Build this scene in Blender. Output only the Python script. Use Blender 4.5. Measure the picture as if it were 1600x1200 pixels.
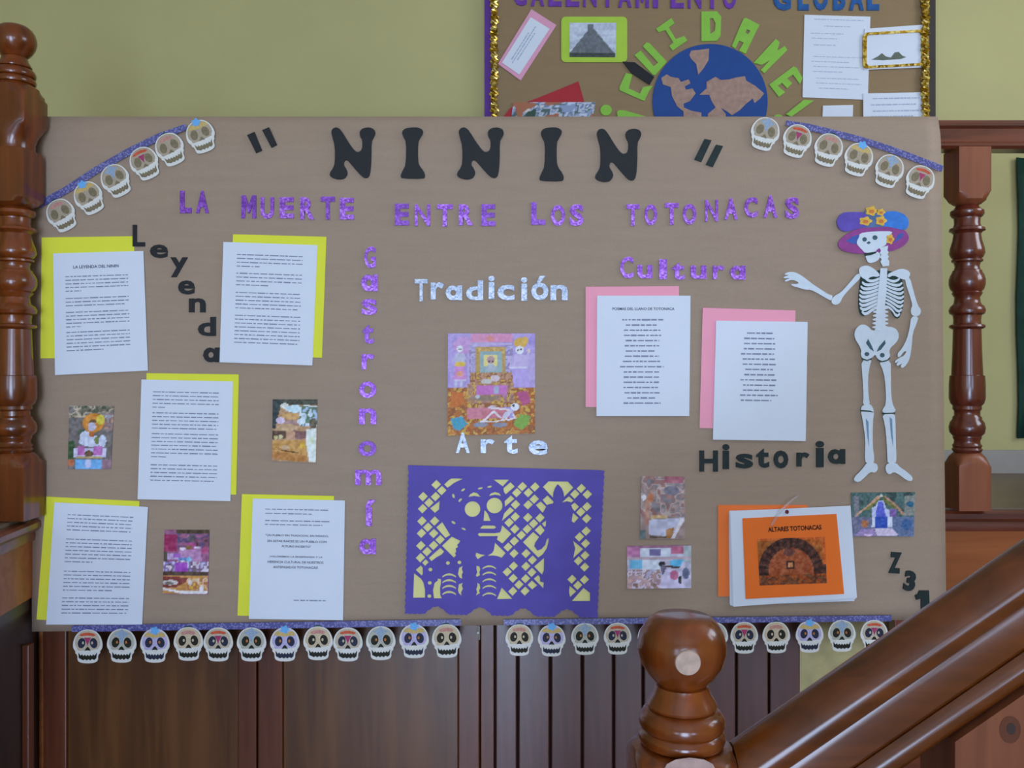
import bpy, bmesh, math, random
from mathutils import Vector
from mathutils.geometry import tessellate_polygon

random.seed(7)
for o in list(bpy.data.objects):
    bpy.data.objects.remove(o)
scene = bpy.context.scene
COL = scene.collection

# ------------------------------------------------------------------ camera
F = 1385.0            # focal length in pixels of the 1600x1200 frame
EYE = 1.5             # eye height above the lower floor
HOR = 580.0           # pixel row of the horizon
cd = bpy.data.cameras.new('camera')
cam = bpy.data.objects.new('camera', cd)
COL.objects.link(cam)
cam.location = (0, 0, EYE)
cam.rotation_euler = (math.pi / 2, 0, 0)
cd.sensor_width = 36
cd.lens = 36 * F / 1600
cd.shift_y = -(600 - HOR) / 1600
cd.clip_start = 0.01
scene.camera = cam

# ------------------------------------------------------------------ world, lights, exposure
w = bpy.data.worlds.new('world')
scene.world = w
w.use_nodes = True
w.node_tree.nodes['Background'].inputs[0].default_value = (0.55, 0.68, 1.0, 1)
w.node_tree.nodes['Background'].inputs[1].default_value = 1.0
scene.view_settings.view_transform = 'Standard'
scene.view_settings.look = 'None'
scene.view_settings.gamma = 1
scene.view_settings.use_curve_mapping = False
scene.view_settings.exposure = 0.22


def area_light(name, loc, rot, sx, sy, power, col):
    ld = bpy.data.lights.new(name, 'AREA')
    ld.shape = 'RECTANGLE'
    ld.size, ld.size_y = sx, sy
    ld.energy = power
    ld.color = col
    o = bpy.data.objects.new(name, ld)
    COL.objects.link(o)
    o.location = loc
    o.rotation_euler = rot
    return o


DAY = (0.56, 0.71, 1.0)
# daylight through the entrance door and the two windows of the wall behind the viewer,
# and through the high window of the right wall
area_light('doorway_daylight', (-0.05, -3.53, 1.22), (math.pi / 2, 0, 0), 1.3, 2.2, 130, DAY)
area_light('window_daylight', (-1.75, -3.53, 1.75), (math.pi / 2, 0, 0), 0.9, 1.2, 18, DAY)
area_light('window_daylight', (1.75, -3.53, 1.75), (math.pi / 2, 0, 0), 0.9, 1.2, 22, DAY)
area_light('high_window_daylight', (2.78, 1.2, 2.55), (0, math.pi / 2, 0), 0.9, 1.3, 20, (0.8, 0.88, 1.0))


# ------------------------------------------------------------------ materials
def lin(c):
    def f(v):
        v = v / 255.0
        return v / 12.92 if v <= 0.04045 else ((v + 0.055) / 1.055) ** 2.4
    return (f(c[0]), f(c[1]), f(c[2]), 1.0)


MATS = {}


def newmat(name):
    m = bpy.data.materials.new(name)
    m.use_nodes = True
    nt = m.node_tree
    b = nt.nodes['Principled BSDF']
    MATS[name] = m
    return m, nt, b


def node(nt, t, **kw):
    n = nt.nodes.new(t)
    for k, v in kw.items():
        setattr(n, k, v)
    return n


def plain(name, col, rough=0.7, var=0.06, scale=30, spec=0.3, bump=0.0, bscale=200, metal=0.0):
    m, nt, b = newmat(name)
    tc = node(nt, 'ShaderNodeTexCoord')
    nz = node(nt, 'ShaderNodeTexNoise')
    nz.inputs['Scale'].default_value = scale
    nz.inputs['Detail'].default_value = 4
    nt.links.new(tc.outputs['Object'], nz.inputs['Vector'])
    c = lin(col)
    rp = node(nt, 'ShaderNodeValToRGB')
    rp.color_ramp.elements[0].position = 0.3
    rp.color_ramp.elements[1].position = 0.7
    rp.color_ramp.elements[0].color = tuple(x * (1 - var) for x in c[:3]) + (1,)
    rp.color_ramp.elements[1].color = tuple(min(1, x * (1 + var)) for x in c[:3]) + (1,)
    nt.links.new(nz.outputs['Fac'], rp.inputs['Fac'])
    nt.links.new(rp.outputs['Color'], b.inputs['Base Color'])
    b.inputs['Roughness'].default_value = rough
    b.inputs['Specular IOR Level'].default_value = spec
    b.inputs['Metallic'].default_value = metal
    if bump:
        n2 = node(nt, 'ShaderNodeTexNoise')
        n2.inputs['Scale'].default_value = bscale
        n2.inputs['Detail'].default_value = 3
        nt.links.new(tc.outputs['Object'], n2.inputs['Vector'])
        bp = node(nt, 'ShaderNodeBump')
        bp.inputs['Strength'].default_value = bump
        bp.inputs['Distance'].default_value = 0.004
        nt.links.new(n2.outputs['Fac'], bp.inputs['Height'])
        nt.links.new(bp.outputs['Normal'], b.inputs['Normal'])
    return m


def wood(name, dark, light, rough=0.35, axis='Z', coat=0.3, scale=1.0, spec=0.5):
    m, nt, b = newmat(name)
    tc = node(nt, 'ShaderNodeTexCoord')
    mp = node(nt, 'ShaderNodeMapping')
    s = {'Z': (28, 28, 2.2), 'X': (2.2, 28, 28), 'Y': (28, 2.2, 28)}[axis]
    mp.inputs['Scale'].default_value = tuple(v * scale for v in s)
    nt.links.new(tc.outputs['Object'], mp.inputs['Vector'])
    n1 = node(nt, 'ShaderNodeTexNoise')
    n1.inputs['Scale'].default_value = 1.0
    n1.inputs['Detail'].default_value = 6
    n1.inputs['Distortion'].default_value = 0.6
    nt.links.new(mp.outputs['Vector'], n1.inputs['Vector'])
    rp = node(nt, 'ShaderNodeValToRGB')
    rp.color_ramp.elements[0].position = 0.33
    rp.color_ramp.elements[1].position = 0.68
    rp.color_ramp.elements[0].color = lin(dark)
    rp.color_ramp.elements[1].color = lin(light)
    nt.links.new(n1.outputs['Fac'], rp.inputs['Fac'])
    nt.links.new(rp.outputs['Color'], b.inputs['Base Color'])
    b.inputs['Roughness'].default_value = rough
    b.inputs['Specular IOR Level'].default_value = spec
    b.inputs['Coat Weight'].default_value = coat
    b.inputs['Coat Roughness'].default_value = max(0.12, rough * 0.6) if rough != 0.30 else 0.26
    bp = node(nt, 'ShaderNodeBump')
    bp.inputs['Strength'].default_value = 0.12
    bp.inputs['Distance'].default_value = 0.003
    nt.links.new(n1.outputs['Fac'], bp.inputs['Height'])
    nt.links.new(bp.outputs['Normal'], b.inputs['Normal'])
    return m


def glitter(name, cols, rough=0.35, scale=260, metal=0.25):
    m, nt, b = newmat(name)
    tc = node(nt, 'ShaderNodeTexCoord')
    v = node(nt, 'ShaderNodeTexVoronoi')
    v.inputs['Scale'].default_value = scale
    nt.links.new(tc.outputs['Object'], v.inputs['Vector'])
    sp = node(nt, 'ShaderNodeSeparateColor')
    nt.links.new(v.outputs['Color'], sp.inputs['Color'])
    n2 = node(nt, 'ShaderNodeTexNoise')
    n2.inputs['Scale'].default_value = 45
    nt.links.new(tc.outputs['Object'], n2.inputs['Vector'])
    mx = node(nt, 'ShaderNodeMath', operation='ADD')
    nt.links.new(sp.outputs[0], mx.inputs[0])
    nt.links.new(n2.outputs['Fac'], mx.inputs[1])
    hf = node(nt, 'ShaderNodeMath', operation='MULTIPLY')
    hf.inputs[1].default_value = 0.5
    nt.links.new(mx.outputs[0], hf.inputs[0])
    rp = node(nt, 'ShaderNodeValToRGB')
    e = rp.color_ramp.elements
    e[0].position, e[1].position = 0.2, 0.8
    e[0].color, e[1].color = lin(cols[0]), lin(cols[2])
    mid = e.new(0.5)
    mid.color = lin(cols[1])
    nt.links.new(hf.outputs[0], rp.inputs['Fac'])
    nt.links.new(rp.outputs['Color'], b.inputs['Base Color'])
    b.inputs['Roughness'].default_value = rough
    b.inputs['Metallic'].default_value = metal
    bp = node(nt, 'ShaderNodeBump')
    bp.inputs['Strength'].default_value = 0.5
    bp.inputs['Distance'].default_value = 0.002
    nt.links.new(sp.outputs[1], bp.inputs['Height'])
    nt.links.new(bp.outputs['Normal'], b.inputs['Normal'])
    return m


def attr_mat(name, rough=0.45, spec=0.4, coat=0.0):
    m, nt, b = newmat(name)
    a = node(nt, 'ShaderNodeAttribute')
    a.attribute_name = 'print'
    nt.links.new(a.outputs['Color'], b.inputs['Base Color'])
    b.inputs['Roughness'].default_value = rough
    b.inputs['Specular IOR Level'].default_value = spec
    b.inputs['Coat Weight'].default_value = coat
    return m


def kraft(name, col):
    m, nt, b = newmat(name)
    tc = node(nt, 'ShaderNodeTexCoord')
    mp = node(nt, 'ShaderNodeMapping')
    mp.inputs['Scale'].default_value = (1.0, 1.0, 9.0)
    nt.links.new(tc.outputs['Object'], mp.inputs['Vector'])
    n1 = node(nt, 'ShaderNodeTexNoise')
    n1.inputs['Scale'].default_value = 7
    n1.inputs['Detail'].default_value = 5
    nt.links.new(mp.outputs['Vector'], n1.inputs['Vector'])
    n2 = node(nt, 'ShaderNodeTexNoise')
    n2.inputs['Scale'].default_value = 260
    nt.links.new(tc.outputs['Object'], n2.inputs['Vector'])
    ad = node(nt, 'ShaderNodeMath', operation='ADD')
    nt.links.new(n1.outputs['Fac'], ad.inputs[0])
    nt.links.new(n2.outputs['Fac'], ad.inputs[1])
    hf = node(nt, 'ShaderNodeMath', operation='MULTIPLY')
    hf.inputs[1].default_value = 0.5
    nt.links.new(ad.outputs[0], hf.inputs[0])
    rp = node(nt, 'ShaderNodeValToRGB')
    c = lin(col)
    rp.color_ramp.elements[0].position = 0.3
    rp.color_ramp.elements[1].position = 0.7
    rp.color_ramp.elements[0].color = tuple(x * 0.93 for x in c[:3]) + (1,)
    rp.color_ramp.elements[1].color = tuple(x * 1.07 for x in c[:3]) + (1,)
    nt.links.new(hf.outputs[0], rp.inputs['Fac'])
    nt.links.new(rp.outputs['Color'], b.inputs['Base Color'])
    b.inputs['Roughness'].default_value = 0.6
    b.inputs['Specular IOR Level'].default_value = 0.25
    bp = node(nt, 'ShaderNodeBump')
    bp.inputs['Strength'].default_value = 0.25
    bp.inputs['Distance'].default_value = 0.002
    nt.links.new(n1.outputs['Fac'], bp.inputs['Height'])
    nt.links.new(bp.outputs['Normal'], b.inputs['Normal'])
    return m


plain('wall_paint', (192, 182, 126), 0.75, 0.03, 4, 0.25, 0.15, 60)
plain('niche_paint', (205, 188, 132), 0.35, 0.22, 16, 0.5, 0.3, 25)  # blotches of tone imitate marbled reflections on the glossy wall
plain('ceiling_paint', (225, 222, 212), 0.8, 0.02, 3)
plain('floor_tile', (140, 136, 130), 0.3, 0.06, 6, 0.5)
plain('landing_tile', (120, 100, 84), 0.4, 0.12, 9, 0.4)
plain('baseboard_tile', (168, 160, 152), 0.4, 0.05, 9, 0.4)
plain('green_cloth', (18, 56, 44), 0.7, 0.3, 18)
kraft('kraft_paper', (166, 142, 121))
kraft('kraft_board', (150, 124, 90))
wood('wood_newel', (84, 38, 10), (132, 62, 18), 0.24, 'Z', 0.4, 1.0, 0.4)
wood('wood_baluster', (84, 34, 22), (122, 54, 34), 0.26, 'Z', 0.5)
wood('wood_block', (122, 62, 34), (150, 82, 48), 0.4, 'Z', 0.2)
wood('wood_rail', (84, 38, 22), (128, 62, 38), 0.32, 'X', 0.35)
wood('wood_stair_rail', (74, 34, 8), (110, 54, 14), 0.26, 'X', 0.35, 1.0, 0.4)
wood('wood_fascia', (134, 72, 36), (160, 92, 50), 0.4, 'X', 0.05, 1.0, 0.25)
wood('wood_door', (80, 46, 20), (110, 68, 32), 0.30, 'Z', 0.5, 1.0, 0.6)
wood('wood_stile', (84, 42, 24), (112, 58, 34), 0.30, 'Z', 0.5, 1.0, 0.6)
wood('wood_plank', (76, 40, 32), (102, 56, 44), 0.30, 'Z', 0.7, 1.0, 0.8)
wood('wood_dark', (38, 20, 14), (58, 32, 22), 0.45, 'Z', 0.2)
plain('lit_worn_wood', (170, 140, 130), 0.6, 0.25, 60)  # paleness holds both bare wood and the light on that face
plain('wood_filler', (178, 150, 132), 0.5, 0.2, 90)
plain('joint_dark', (22, 14, 10), 0.8)
plain('white_page', (226, 230, 240), 0.7, 0.012, 12)
plain('yellow_sheet', (236, 234, 66), 0.75, 0.02, 12)
plain('pink_sheet', (255, 166, 186), 0.75, 0.02, 12)
plain('orange_sheet', (252, 126, 58), 0.7, 0.03, 12)
plain('cover_orange', (250, 118, 34), 0.6, 0.03, 12)
plain('print_ink', (138, 142, 166), 0.8, 0.2, 300)
plain('bold_ink', (84, 84, 108), 0.8, 0.1, 300)
plain('black_ink', (46, 26, 16), 0.8, 0.1, 300)
plain('pen_ink', (176, 186, 208), 0.8, 0.1, 300)
plain('black_foam', (34, 34, 36), 0.6, 0.1, 80, 0.3, 0.1, 300)
plain('dark_green_foam', (30, 42, 40), 0.6, 0.25, 60, 0.3, 0.1, 300)
glitter('purple_glitter', ((104, 42, 146), (156, 78, 200), (206, 146, 240)))
glitter('purple_glitter_dark', ((100, 42, 142), (130, 62, 176), (168, 100, 212)))
glitter('silver_glitter', ((132, 148, 172), (176, 186, 202), (214, 216, 224)), 0.35, 260, 0.15)
glitter('gold_tinsel', ((110, 78, 10), (196, 150, 30), (255, 236, 150)), 0.25, 120, 0.75)
plain('picado_purple', (92, 77, 168), 0.6, 0.10, 14)
plain('picado_yellow', (236, 226, 150), 0.7, 0.04, 20)
plain('lime_foam', (142, 196, 74), 0.7, 0.05, 40)
plain('lime_card', (178, 210, 70), 0.7, 0.04, 20)
plain('violet_paint', (112, 58, 158), 0.5, 0.25, 60)
plain('blue_paint', (36, 88, 150), 0.5, 0.25, 60)
plain('violet_border', (106, 60, 150), 0.7, 0.1, 20)
plain('globe_blue', (32, 72, 140), 0.6, 0.08, 25)
plain('globe_land', (172, 138, 122), 0.75, 0.16, 60)
plain('red_sheet', (178, 48, 56), 0.7, 0.05, 20)
plain('pink_card', (232, 164, 190), 0.7, 0.04, 20)
plain('edge_shadow_grey', (70, 62, 56), 0.7, 0.1, 20)
plain('bone_white', (214, 222, 230), 0.6, 0.04, 60)
plain('bone_line', (66, 96, 104), 0.7, 0.2, 80)
plain('bone_shade', (120, 150, 178), 0.7, 0.1, 80)
plain('bone_dark', (34, 58, 52), 0.7, 0.2, 80)
plain('hat_brim', (150, 66, 138), 0.6, 0.15, 60)
plain('hat_purple', (98, 78, 172), 0.6, 0.18, 50)
plain('hat_blue', (58, 122, 204), 0.6, 0.18, 50)
plain('hat_teal', (84, 110, 150), 0.6, 0.18, 50)
plain('hat_inner', (66, 92, 170), 0.6, 0.1, 50)
plain('flower_yellow', (226, 178, 70), 0.6, 0.25, 120)
plain('flower_core', (212, 120, 60), 0.6, 0.2, 120)
plain('skull_white', (226, 222, 214), 0.55, 0.04, 80)
plain('skull_tan', (196, 180, 156), 0.55, 0.12, 160)
plain('skull_grey', (184, 180, 164), 0.55, 0.14, 160)
plain('skull_lilac', (190, 178, 212), 0.55, 0.14, 160)
plain('skull_cream', (206, 186, 154), 0.55, 0.10, 160)
plain('skull_hole', (34, 32, 18), 0.6, 0.3, 160)
plain('skull_hole_blue', (40, 42, 62), 0.6, 0.3, 160)
plain('skull_green', (104, 112, 98), 0.6, 0.2, 160)
plain('mark_red', (206, 88, 58), 0.6, 0.25, 160)
plain('mark_magenta', (170, 60, 104), 0.6, 0.2, 160)
plain('mark_orange', (196, 120, 60), 0.6, 0.25, 160)
plain('mark_pink', (198, 140, 128), 0.6, 0.2, 160)
plain('mark_blue', (112, 178, 232), 0.6, 0.1, 160)
plain('mark_greyblue', (150, 168, 190), 0.6, 0.15, 160)
plain('mark_yellow', (206, 176, 110), 0.6, 0.15, 160)
plain('mark_teal', (26, 70, 66), 0.6, 0.15, 160)
plain('latch_metal', (92, 84, 74), 0.35, 0.2, 60, 0.5, 0, 200, 0.7)
plain('pin_red', (110, 24, 30), 0.4)
plain('ground_paint', (214, 206, 168), 0.8)
attr_mat('photo_print', 0.55, 0.2, 0.0)
attr_mat('card_print', 0.6, 0.3)


def band_mat(name):
    m, nt, b = newmat(name)
    tc = node(nt, 'ShaderNodeTexCoord')
    v = node(nt, 'ShaderNodeTexVoronoi')
    v.inputs['Scale'].default_value = 210
    nt.links.new(tc.outputs['Object'], v.inputs['Vector'])
    rp = node(nt, 'ShaderNodeValToRGB')
    e = rp.color_ramp.elements
    e[0].position, e[1].position = 0.25, 0.55
    e[0].color, e[1].color = lin((140, 138, 190)), lin((86, 84, 142))
    nt.links.new(v.outputs['Distance'], rp.inputs['Fac'])
    nt.links.new(rp.outputs['Color'], b.inputs['Base Color'])
    b.inputs['Roughness'].default_value = 0.3
    return m


band_mat('border_strip_print')
m_, nt_, b_ = newmat('clear_plastic')
b_.inputs['Base Color'].default_value = (0.95, 0.93, 0.95, 1)
b_.inputs['Roughness'].default_value = 0.08
b_.inputs['Transmission Weight'].default_value = 0.85
b_.inputs['IOR'].default_value = 1.3
nz_ = node(nt_, 'ShaderNodeTexNoise')
nz_.inputs['Scale'].default_value = 60
bp_ = node(nt_, 'ShaderNodeBump')
bp_.inputs['Strength'].default_value = 0.2
nt_.links.new(nz_.outputs['Fac'], bp_.inputs['Height'])
nt_.links.new(bp_.outputs['Normal'], b_.inputs['Normal'])

# ------------------------------------------------------------------ helpers
WLOC = {}


def tag(o, label=None, cat=None, group=None, kind=None):
    if label:
        o['label'] = label
    if cat:
        o['category'] = cat
    if group:
        o['group'] = group
    if kind:
        o['kind'] = kind
    return o


def link(name, me, mat, loc, parent=None):
    o = bpy.data.objects.new(name, me)
    COL.objects.link(o)
    if mat is not None and me is not None and len(me.materials) == 0:
        me.materials.append(MATS[mat])
    loc = Vector(loc)
    if parent is not None:
        o.parent = parent
        o.location = loc - WLOC[parent]
    else:
        o.location = loc
    WLOC[o] = loc
    return o


def empty(name, loc):
    return link(name, None, None, loc)


def PT(px, py, Y):
    return Vector(((px - 800) * Y / F, Y, EYE - (py - HOR) * Y / F))


def smooth_loop(pts, n=1):
    for _ in range(n):
        out = []
        L = len(pts)
        for i in range(L):
            a, b = pts[i], pts[(i + 1) % L]
            out.append((a[0] * .75 + b[0] * .25, a[1] * .75 + b[1] * .25))
            out.append((a[0] * .25 + b[0] * .75, a[1] * .25 + b[1] * .75))
        pts = out
    return pts


def ell(cx, cy, rx, ry, rot=0, n=16):
    c, s = math.cos(math.radians(rot)), math.sin(math.radians(rot))
    out = []
    for i in range(n):
        t = 2 * math.pi * i / n
        x, y = rx * math.cos(t), ry * math.sin(t)
        out.append((cx + x * c - y * s, cy + x * s + y * c))
    return out


def slab_mesh(name, loops, t):
    """loops of (x, z); front at y=0 facing -y, back at y=t"""
    flat = [p for l in loops for p in l]
    tris = tessellate_polygon([[Vector((p[0], p[1], 0)) for p in l] for l in loops])
    n = len(flat)
    verts = [(p[0], 0, p[1]) for p in flat] + [(p[0], t, p[1]) for p in flat]
    faces = []
    for a, b, c in tris:
        A, B, C = flat[a], flat[b], flat[c]
        cr = (B[0] - A[0]) * (C[1] - A[1]) - (B[1] - A[1]) * (C[0] - A[0])
        if abs(cr) < 1e-14:
            continue
        if cr < 0:
            b, c = c, b
        faces.append((a, b, c))
        faces.append((a + n, c + n, b + n))
    k = 0
    for li, l in enumerate(loops):
        L = len(l)
        ar = sum(l[i][0] * l[(i + 1) % L][1] - l[(i + 1) % L][0] * l[i][1] for i in range(L))
        ccw = ar > 0
        if li > 0:
            ccw = not ccw if ar != 0 else ccw
        # outer ccw: side normal points out
        out_ccw = (ar > 0) if li == 0 else (ar < 0)
        for i in range(L):
            a, b = k + i, k + (i + 1) % L
            if out_ccw:
                faces.append((a, a + n, b + n, b))
            else:
                faces.append((b, b + n, a + n, a))
        k += L
    me = bpy.data.meshes.new(name)
    me.from_pydata(verts, [], faces)
    me.validate()
    me.update()
    return me


def slab(name, loops, Y, t, mat, parent=None):
    """a flat cut-out: loops in photo pixels, standing in the plane y = Y (front face)"""
    if not isinstance(loops[0][0], (tuple, list)):
        loops = [loops]
    W = [[PT(p[0], p[1], Y) for p in l] for l in loops]
    xs = [v.x for v in W[0]]
    zs = [v.z for v in W[0]]
    c = Vector(((min(xs) + max(xs)) / 2, Y, (min(zs) + max(zs)) / 2))
    me = slab_mesh(name, [[(v.x - c.x, v.z - c.z) for v in l] for l in W], t)
    return link(name, me, mat, c, parent)


def box_mesh(name, x0, x1, y0, y1, z0, z1, bev=0.0):
    bm = bmesh.new()
    vs = [bm.verts.new((x, y, z)) for x in (x0, x1) for y in (y0, y1) for z in (z0, z1)]
    for f in ((0, 1, 3, 2), (4, 6, 7, 5), (0, 4, 5, 1), (2, 3, 7, 6), (0, 2, 6, 4), (1, 5, 7, 3)):
        bm.faces.new([vs[i] for i in f])
    bmesh.ops.recalc_face_normals(bm, faces=bm.faces)
    if bev:
        bmesh.ops.bevel(bm, geom=list(bm.edges), offset=bev, segments=2, affect='EDGES', profile=0.5)
    me = bpy.data.meshes.new(name)
    bm.to_mesh(me)
    bm.free()
    return me


def box(name, x0, x1, y0, y1, z0, z1, mat, parent=None, bev=0.0):
    c = Vector(((x0 + x1) / 2, (y0 + y1) / 2, (z0 + z1) / 2))
    me = box_mesh(name, x0 - c.x, x1 - c.x, y0 - c.y, y1 - c.y, z0 - c.z, z1 - c.z, bev)
    return link(name, me, mat, c, parent)


def finish(me, ang=35):
    for p in me.polygons:
        p.use_smooth = True
    me.set_sharp_from_angle(angle=math.radians(ang))


def prism(name, prof, p0, p1, up, mat, parent=None, mitre=0):
    """profile (d, u): d along horizontal normal, u along up; swept from p0 to p1"""
    p0, p1, up = Vector(p0), Vector(p1), Vector(up).normalized()
    ax = (p1 - p0).normalized()
    nrm = ax.cross(up)       # for ax=+x, up=+z: nrm = -y (towards the viewer)
    c = (p0 + p1) / 2
    verts = []
    for p in (p0, p1):
        for d, u in prof:
            verts.append(p + nrm * d + up * u + ax * (mitre * u) - c)
    n = len(prof)
    faces = [tuple(range(n)), tuple(range(2 * n - 1, n - 1, -1))]
    for i in range(n):
        j = (i + 1) % n
        faces.append((i, i + n, j + n, j))
    bm = bmesh.new()
    vs = [bm.verts.new(v) for v in verts]
    for f in faces:
        bm.faces.new([vs[i] for i in f])
    bmesh.ops.recalc_face_normals(bm, faces=bm.faces)
    me = bpy.data.meshes.new(name)
    bm.to_mesh(me)
    bm.free()
    finish(me, 30)
    return link(name, me, mat, c, parent)


def turned(name, ax, prof, mat, parent=None, sq=None, seg=48):
    """lathe; with sq the section is clipped by a square of that half width"""
    zc = (prof[0][0] + prof[-1][0]) / 2
    verts, faces = [], []
    for z, r in prof:
        for i in range(seg):
            t = 2 * math.pi * i / seg
            R = r
            if sq:
                R = min(r, sq / max(abs(math.cos(t)), abs(math.sin(t))))
            verts.append((R * math.cos(t), R * math.sin(t), z - zc))
    for k in range(len(prof) - 1):
        for i in range(seg):
            j = (i + 1) % seg
            faces.append((k * seg + i, k * seg + j, (k + 1) * seg + j, (k + 1) * seg + i))
    faces.append(tuple(range(seg - 1, -1, -1)))
    faces.append(tuple((len(prof) - 1) * seg + i for i in range(seg)))
    bm = bmesh.new()
    vs = [bm.verts.new(v) for v in verts]
    for f in faces:
        bm.faces.new([vs[i] for i in f])
    bmesh.ops.recalc_face_normals(bm, faces=bm.faces)
    me = bpy.data.meshes.new(name)
    bm.to_mesh(me)
    bm.free()
    finish(me, 40)
    return link(name, me, mat, (ax[0], ax[1], zc), parent)


GLY = {}


def glyph(text, bold):
    key = (text, bold)
    if key in GLY:
        return GLY[key]
    cu = bpy.data.curves.new('t', 'FONT')
    cu.body = text
    cu.size = 1
    cu.offset = bold
    cu.resolution_u = 3
    cu.fill_mode = 'FRONT'
    ob = bpy.data.objects.new('t', cu)
    COL.objects.link(ob)
    bpy.context.view_layer.update()
    dg = bpy.context.evaluated_depsgraph_get()
    me = bpy.data.meshes.new_from_object(ob.evaluated_get(dg))
    bpy.data.objects.remove(ob)
    bm = bmesh.new()
    bm.from_mesh(me)
    bpy.data.meshes.remove(me)
    bmesh.ops.remove_doubles(bm, verts=bm.verts, dist=1e-5)
    bm.verts.ensure_lookup_table()
    bm.verts.index_update()
    vs = [(v.co.x, v.co.y) for v in bm.verts]
    fs, bd = [], []
    for f in bm.faces:
        ids = [v.index for v in f.verts]
        if f.normal.z < 0:
            ids.reverse()
        fs.append(ids)
    cnt = {}
    for ids in fs:
        for i in range(len(ids)):
            a, b = ids[i], ids[(i + 1) % len(ids)]
            cnt[(a, b)] = cnt.get((a, b), 0) + 1
    bd = [(a, b) for (a, b) in cnt if (b, a) not in cnt]
    bm.free()
    x0 = min(v[0] for v in vs)
    x1 = max(v[0] for v in vs)
    y0 = min(v[1] for v in vs)
    y1 = max(v[1] for v in vs)
    vs = [((v[0] - x0) / (x1 - x0), (v[1] - y0) / (y1 - y0)) for v in vs]   # unit box
    GLY[key] = (vs, fs, bd)
    return GLY[key]


M_OUT = [(0, 1), (0, 0), (.28, 0), (.5, .42), (.72, 0), (1, 0), (1, 1), (.74, 1), (.74, .42), (.56, .78), (.44, .78), (.26, .42), (.26, 1)]


def letter(name, ch, bx, Y, t, mat, bold=0.05, rot=0, parent=None):
    """one cut-out letter filling the pixel box bx = (x0, y0, x1, y1)"""
    if ch == 'M':
        return slab(name, fit(M_OUT, bx), Y, t, mat, parent)
    vs, fs, bd = glyph(ch, min(bold, .018) if ch == 'N' else bold)
    x0, y0, x1, y1 = bx
    c = PT((x0 + x1) / 2, (y0 + y1) / 2, Y)
    wd, ht = (x1 - x0) * Y / F, (y1 - y0) * Y / F
    ca, sa = math.cos(math.radians(rot)), math.sin(math.radians(rot))
    P = []
    for u, v in vs:
        x, z = (u - .5) * wd, (v - .5) * ht
        P.append((x * ca - z * sa, x * sa + z * ca))
    n = len(P)
    verts = [(x, 0, z) for x, z in P] + [(x, t, z) for x, z in P]
    faces = [tuple(f) for f in fs] + [tuple(i + n for i in reversed(f)) for f in fs]
    faces += [(b, a, a + n, b + n) for a, b in bd]
    me = bpy.data.meshes.new(name)
    me.from_pydata(verts, [], faces)
    me.validate()
    return link(name, me, mat, c, parent)


def quad_at(q, u, v):
    """bilinear point of quad TL,TR,BR,BL; v runs down"""
    x = (q[0][0] * (1 - u) + q[1][0] * u) * (1 - v) + (q[3][0] * (1 - u) + q[2][0] * u) * v
    y = (q[0][1] * (1 - u) + q[1][1] * u) * (1 - v) + (q[3][1] * (1 - u) + q[2][1] * u) * v
    return x, y


def flat_from_px(name, verts_px, faces, Y, mat, parent):
    W = [PT(p[0], p[1], Y) for p in verts_px]
    c = sum(W, Vector()) / len(W)
    me = bpy.data.meshes.new(name)
    me.from_pydata([tuple(v - c) for v in W], [], faces)
    me.validate()
    return link(name, me, mat, c, parent)


def text_lines(q, lines, Y, parent, mat='print_ink', h=0.0085, name='printed_text'):
    """rows of small word-long print marks: lines of (v, u0, u1)"""
    V, Fc = [], []
    for v, u0, u1 in lines:
        u = u0
        while u < u1 - 0.004:
            wl = min(random.uniform(0.02, 0.095), u1 - u)
            b = len(V)
            hh = h * random.uniform(0.8, 1.15)
            for (a, d) in ((u, v + hh / 2), (u + wl, v + hh / 2), (u + wl, v - hh / 2), (u, v - hh / 2)):
                V.append(quad_at(q, a, d))
            Fc.append((b, b + 1, b + 2, b + 3))
            u += wl + random.uniform(0.008, 0.016)
    o = flat_from_px(name, V, Fc, Y, mat, parent)
    o['kind'] = 'stuff'
    return o


def text_on(q, text, u0, v0, u1, v1, Y, parent, mat='bold_ink', bold=0.02, name='printed_title'):
    vs, fs, bd = glyph(text, bold)
    V = [quad_at(q, u0 + u * (u1 - u0), v1 + v * (v0 - v1)) for u, v in vs]
    o = flat_from_px(name, V, fs, Y, mat, parent)
    o['kind'] = 'stuff'
    return o


def print_grid(name, q, nx, ny, fn, Y, mat, parent=None, t=0.0):
    V, Fc, C = [], [], []
    for j in range(ny + 1):
        for i in range(nx + 1):
            V.append(quad_at(q, i / nx, j / ny))
            C.append(fn(i / nx, j / ny))
    for j in range(ny):
        for i in range(nx):
            a = j * (nx + 1) + i
            Fc.append((a + nx + 1, a + nx + 2, a + 1, a))
    W = [PT(p[0], p[1], Y) for p in V]
    if t:      # turn the sheet's rim back so that it has an edge
        n = len(W)
        rim = [i for i in range(nx + 1)] + [j * (nx + 1) + nx for j in range(1, ny + 1)] + \
              [ny * (nx + 1) + i for i in range(nx - 1, -1, -1)] + [j * (nx + 1) for j in range(ny - 1, 0, -1)]
        for r in rim:
            W.append(W[r] + Vector((0, t, 0)))
            C.append(C[r])
        L = len(rim)
        for k in range(L):
            Fc.append((rim[k], rim[(k + 1) % L], n + (k + 1) % L, n + k))
        Fc.append(tuple(n + k for k in range(L)))
    c = PT(*quad_at(q, .5, .5), Y)
    me = bpy.data.meshes.new(name)
    me.from_pydata([tuple(v - c) for v in W], [], Fc)
    a = me.color_attributes.new('print', 'FLOAT_COLOR', 'POINT')
    for i, col in enumerate(C):
        a.data[i].color = lin(col)
    return link(name, me, mat, c, parent)


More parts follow.
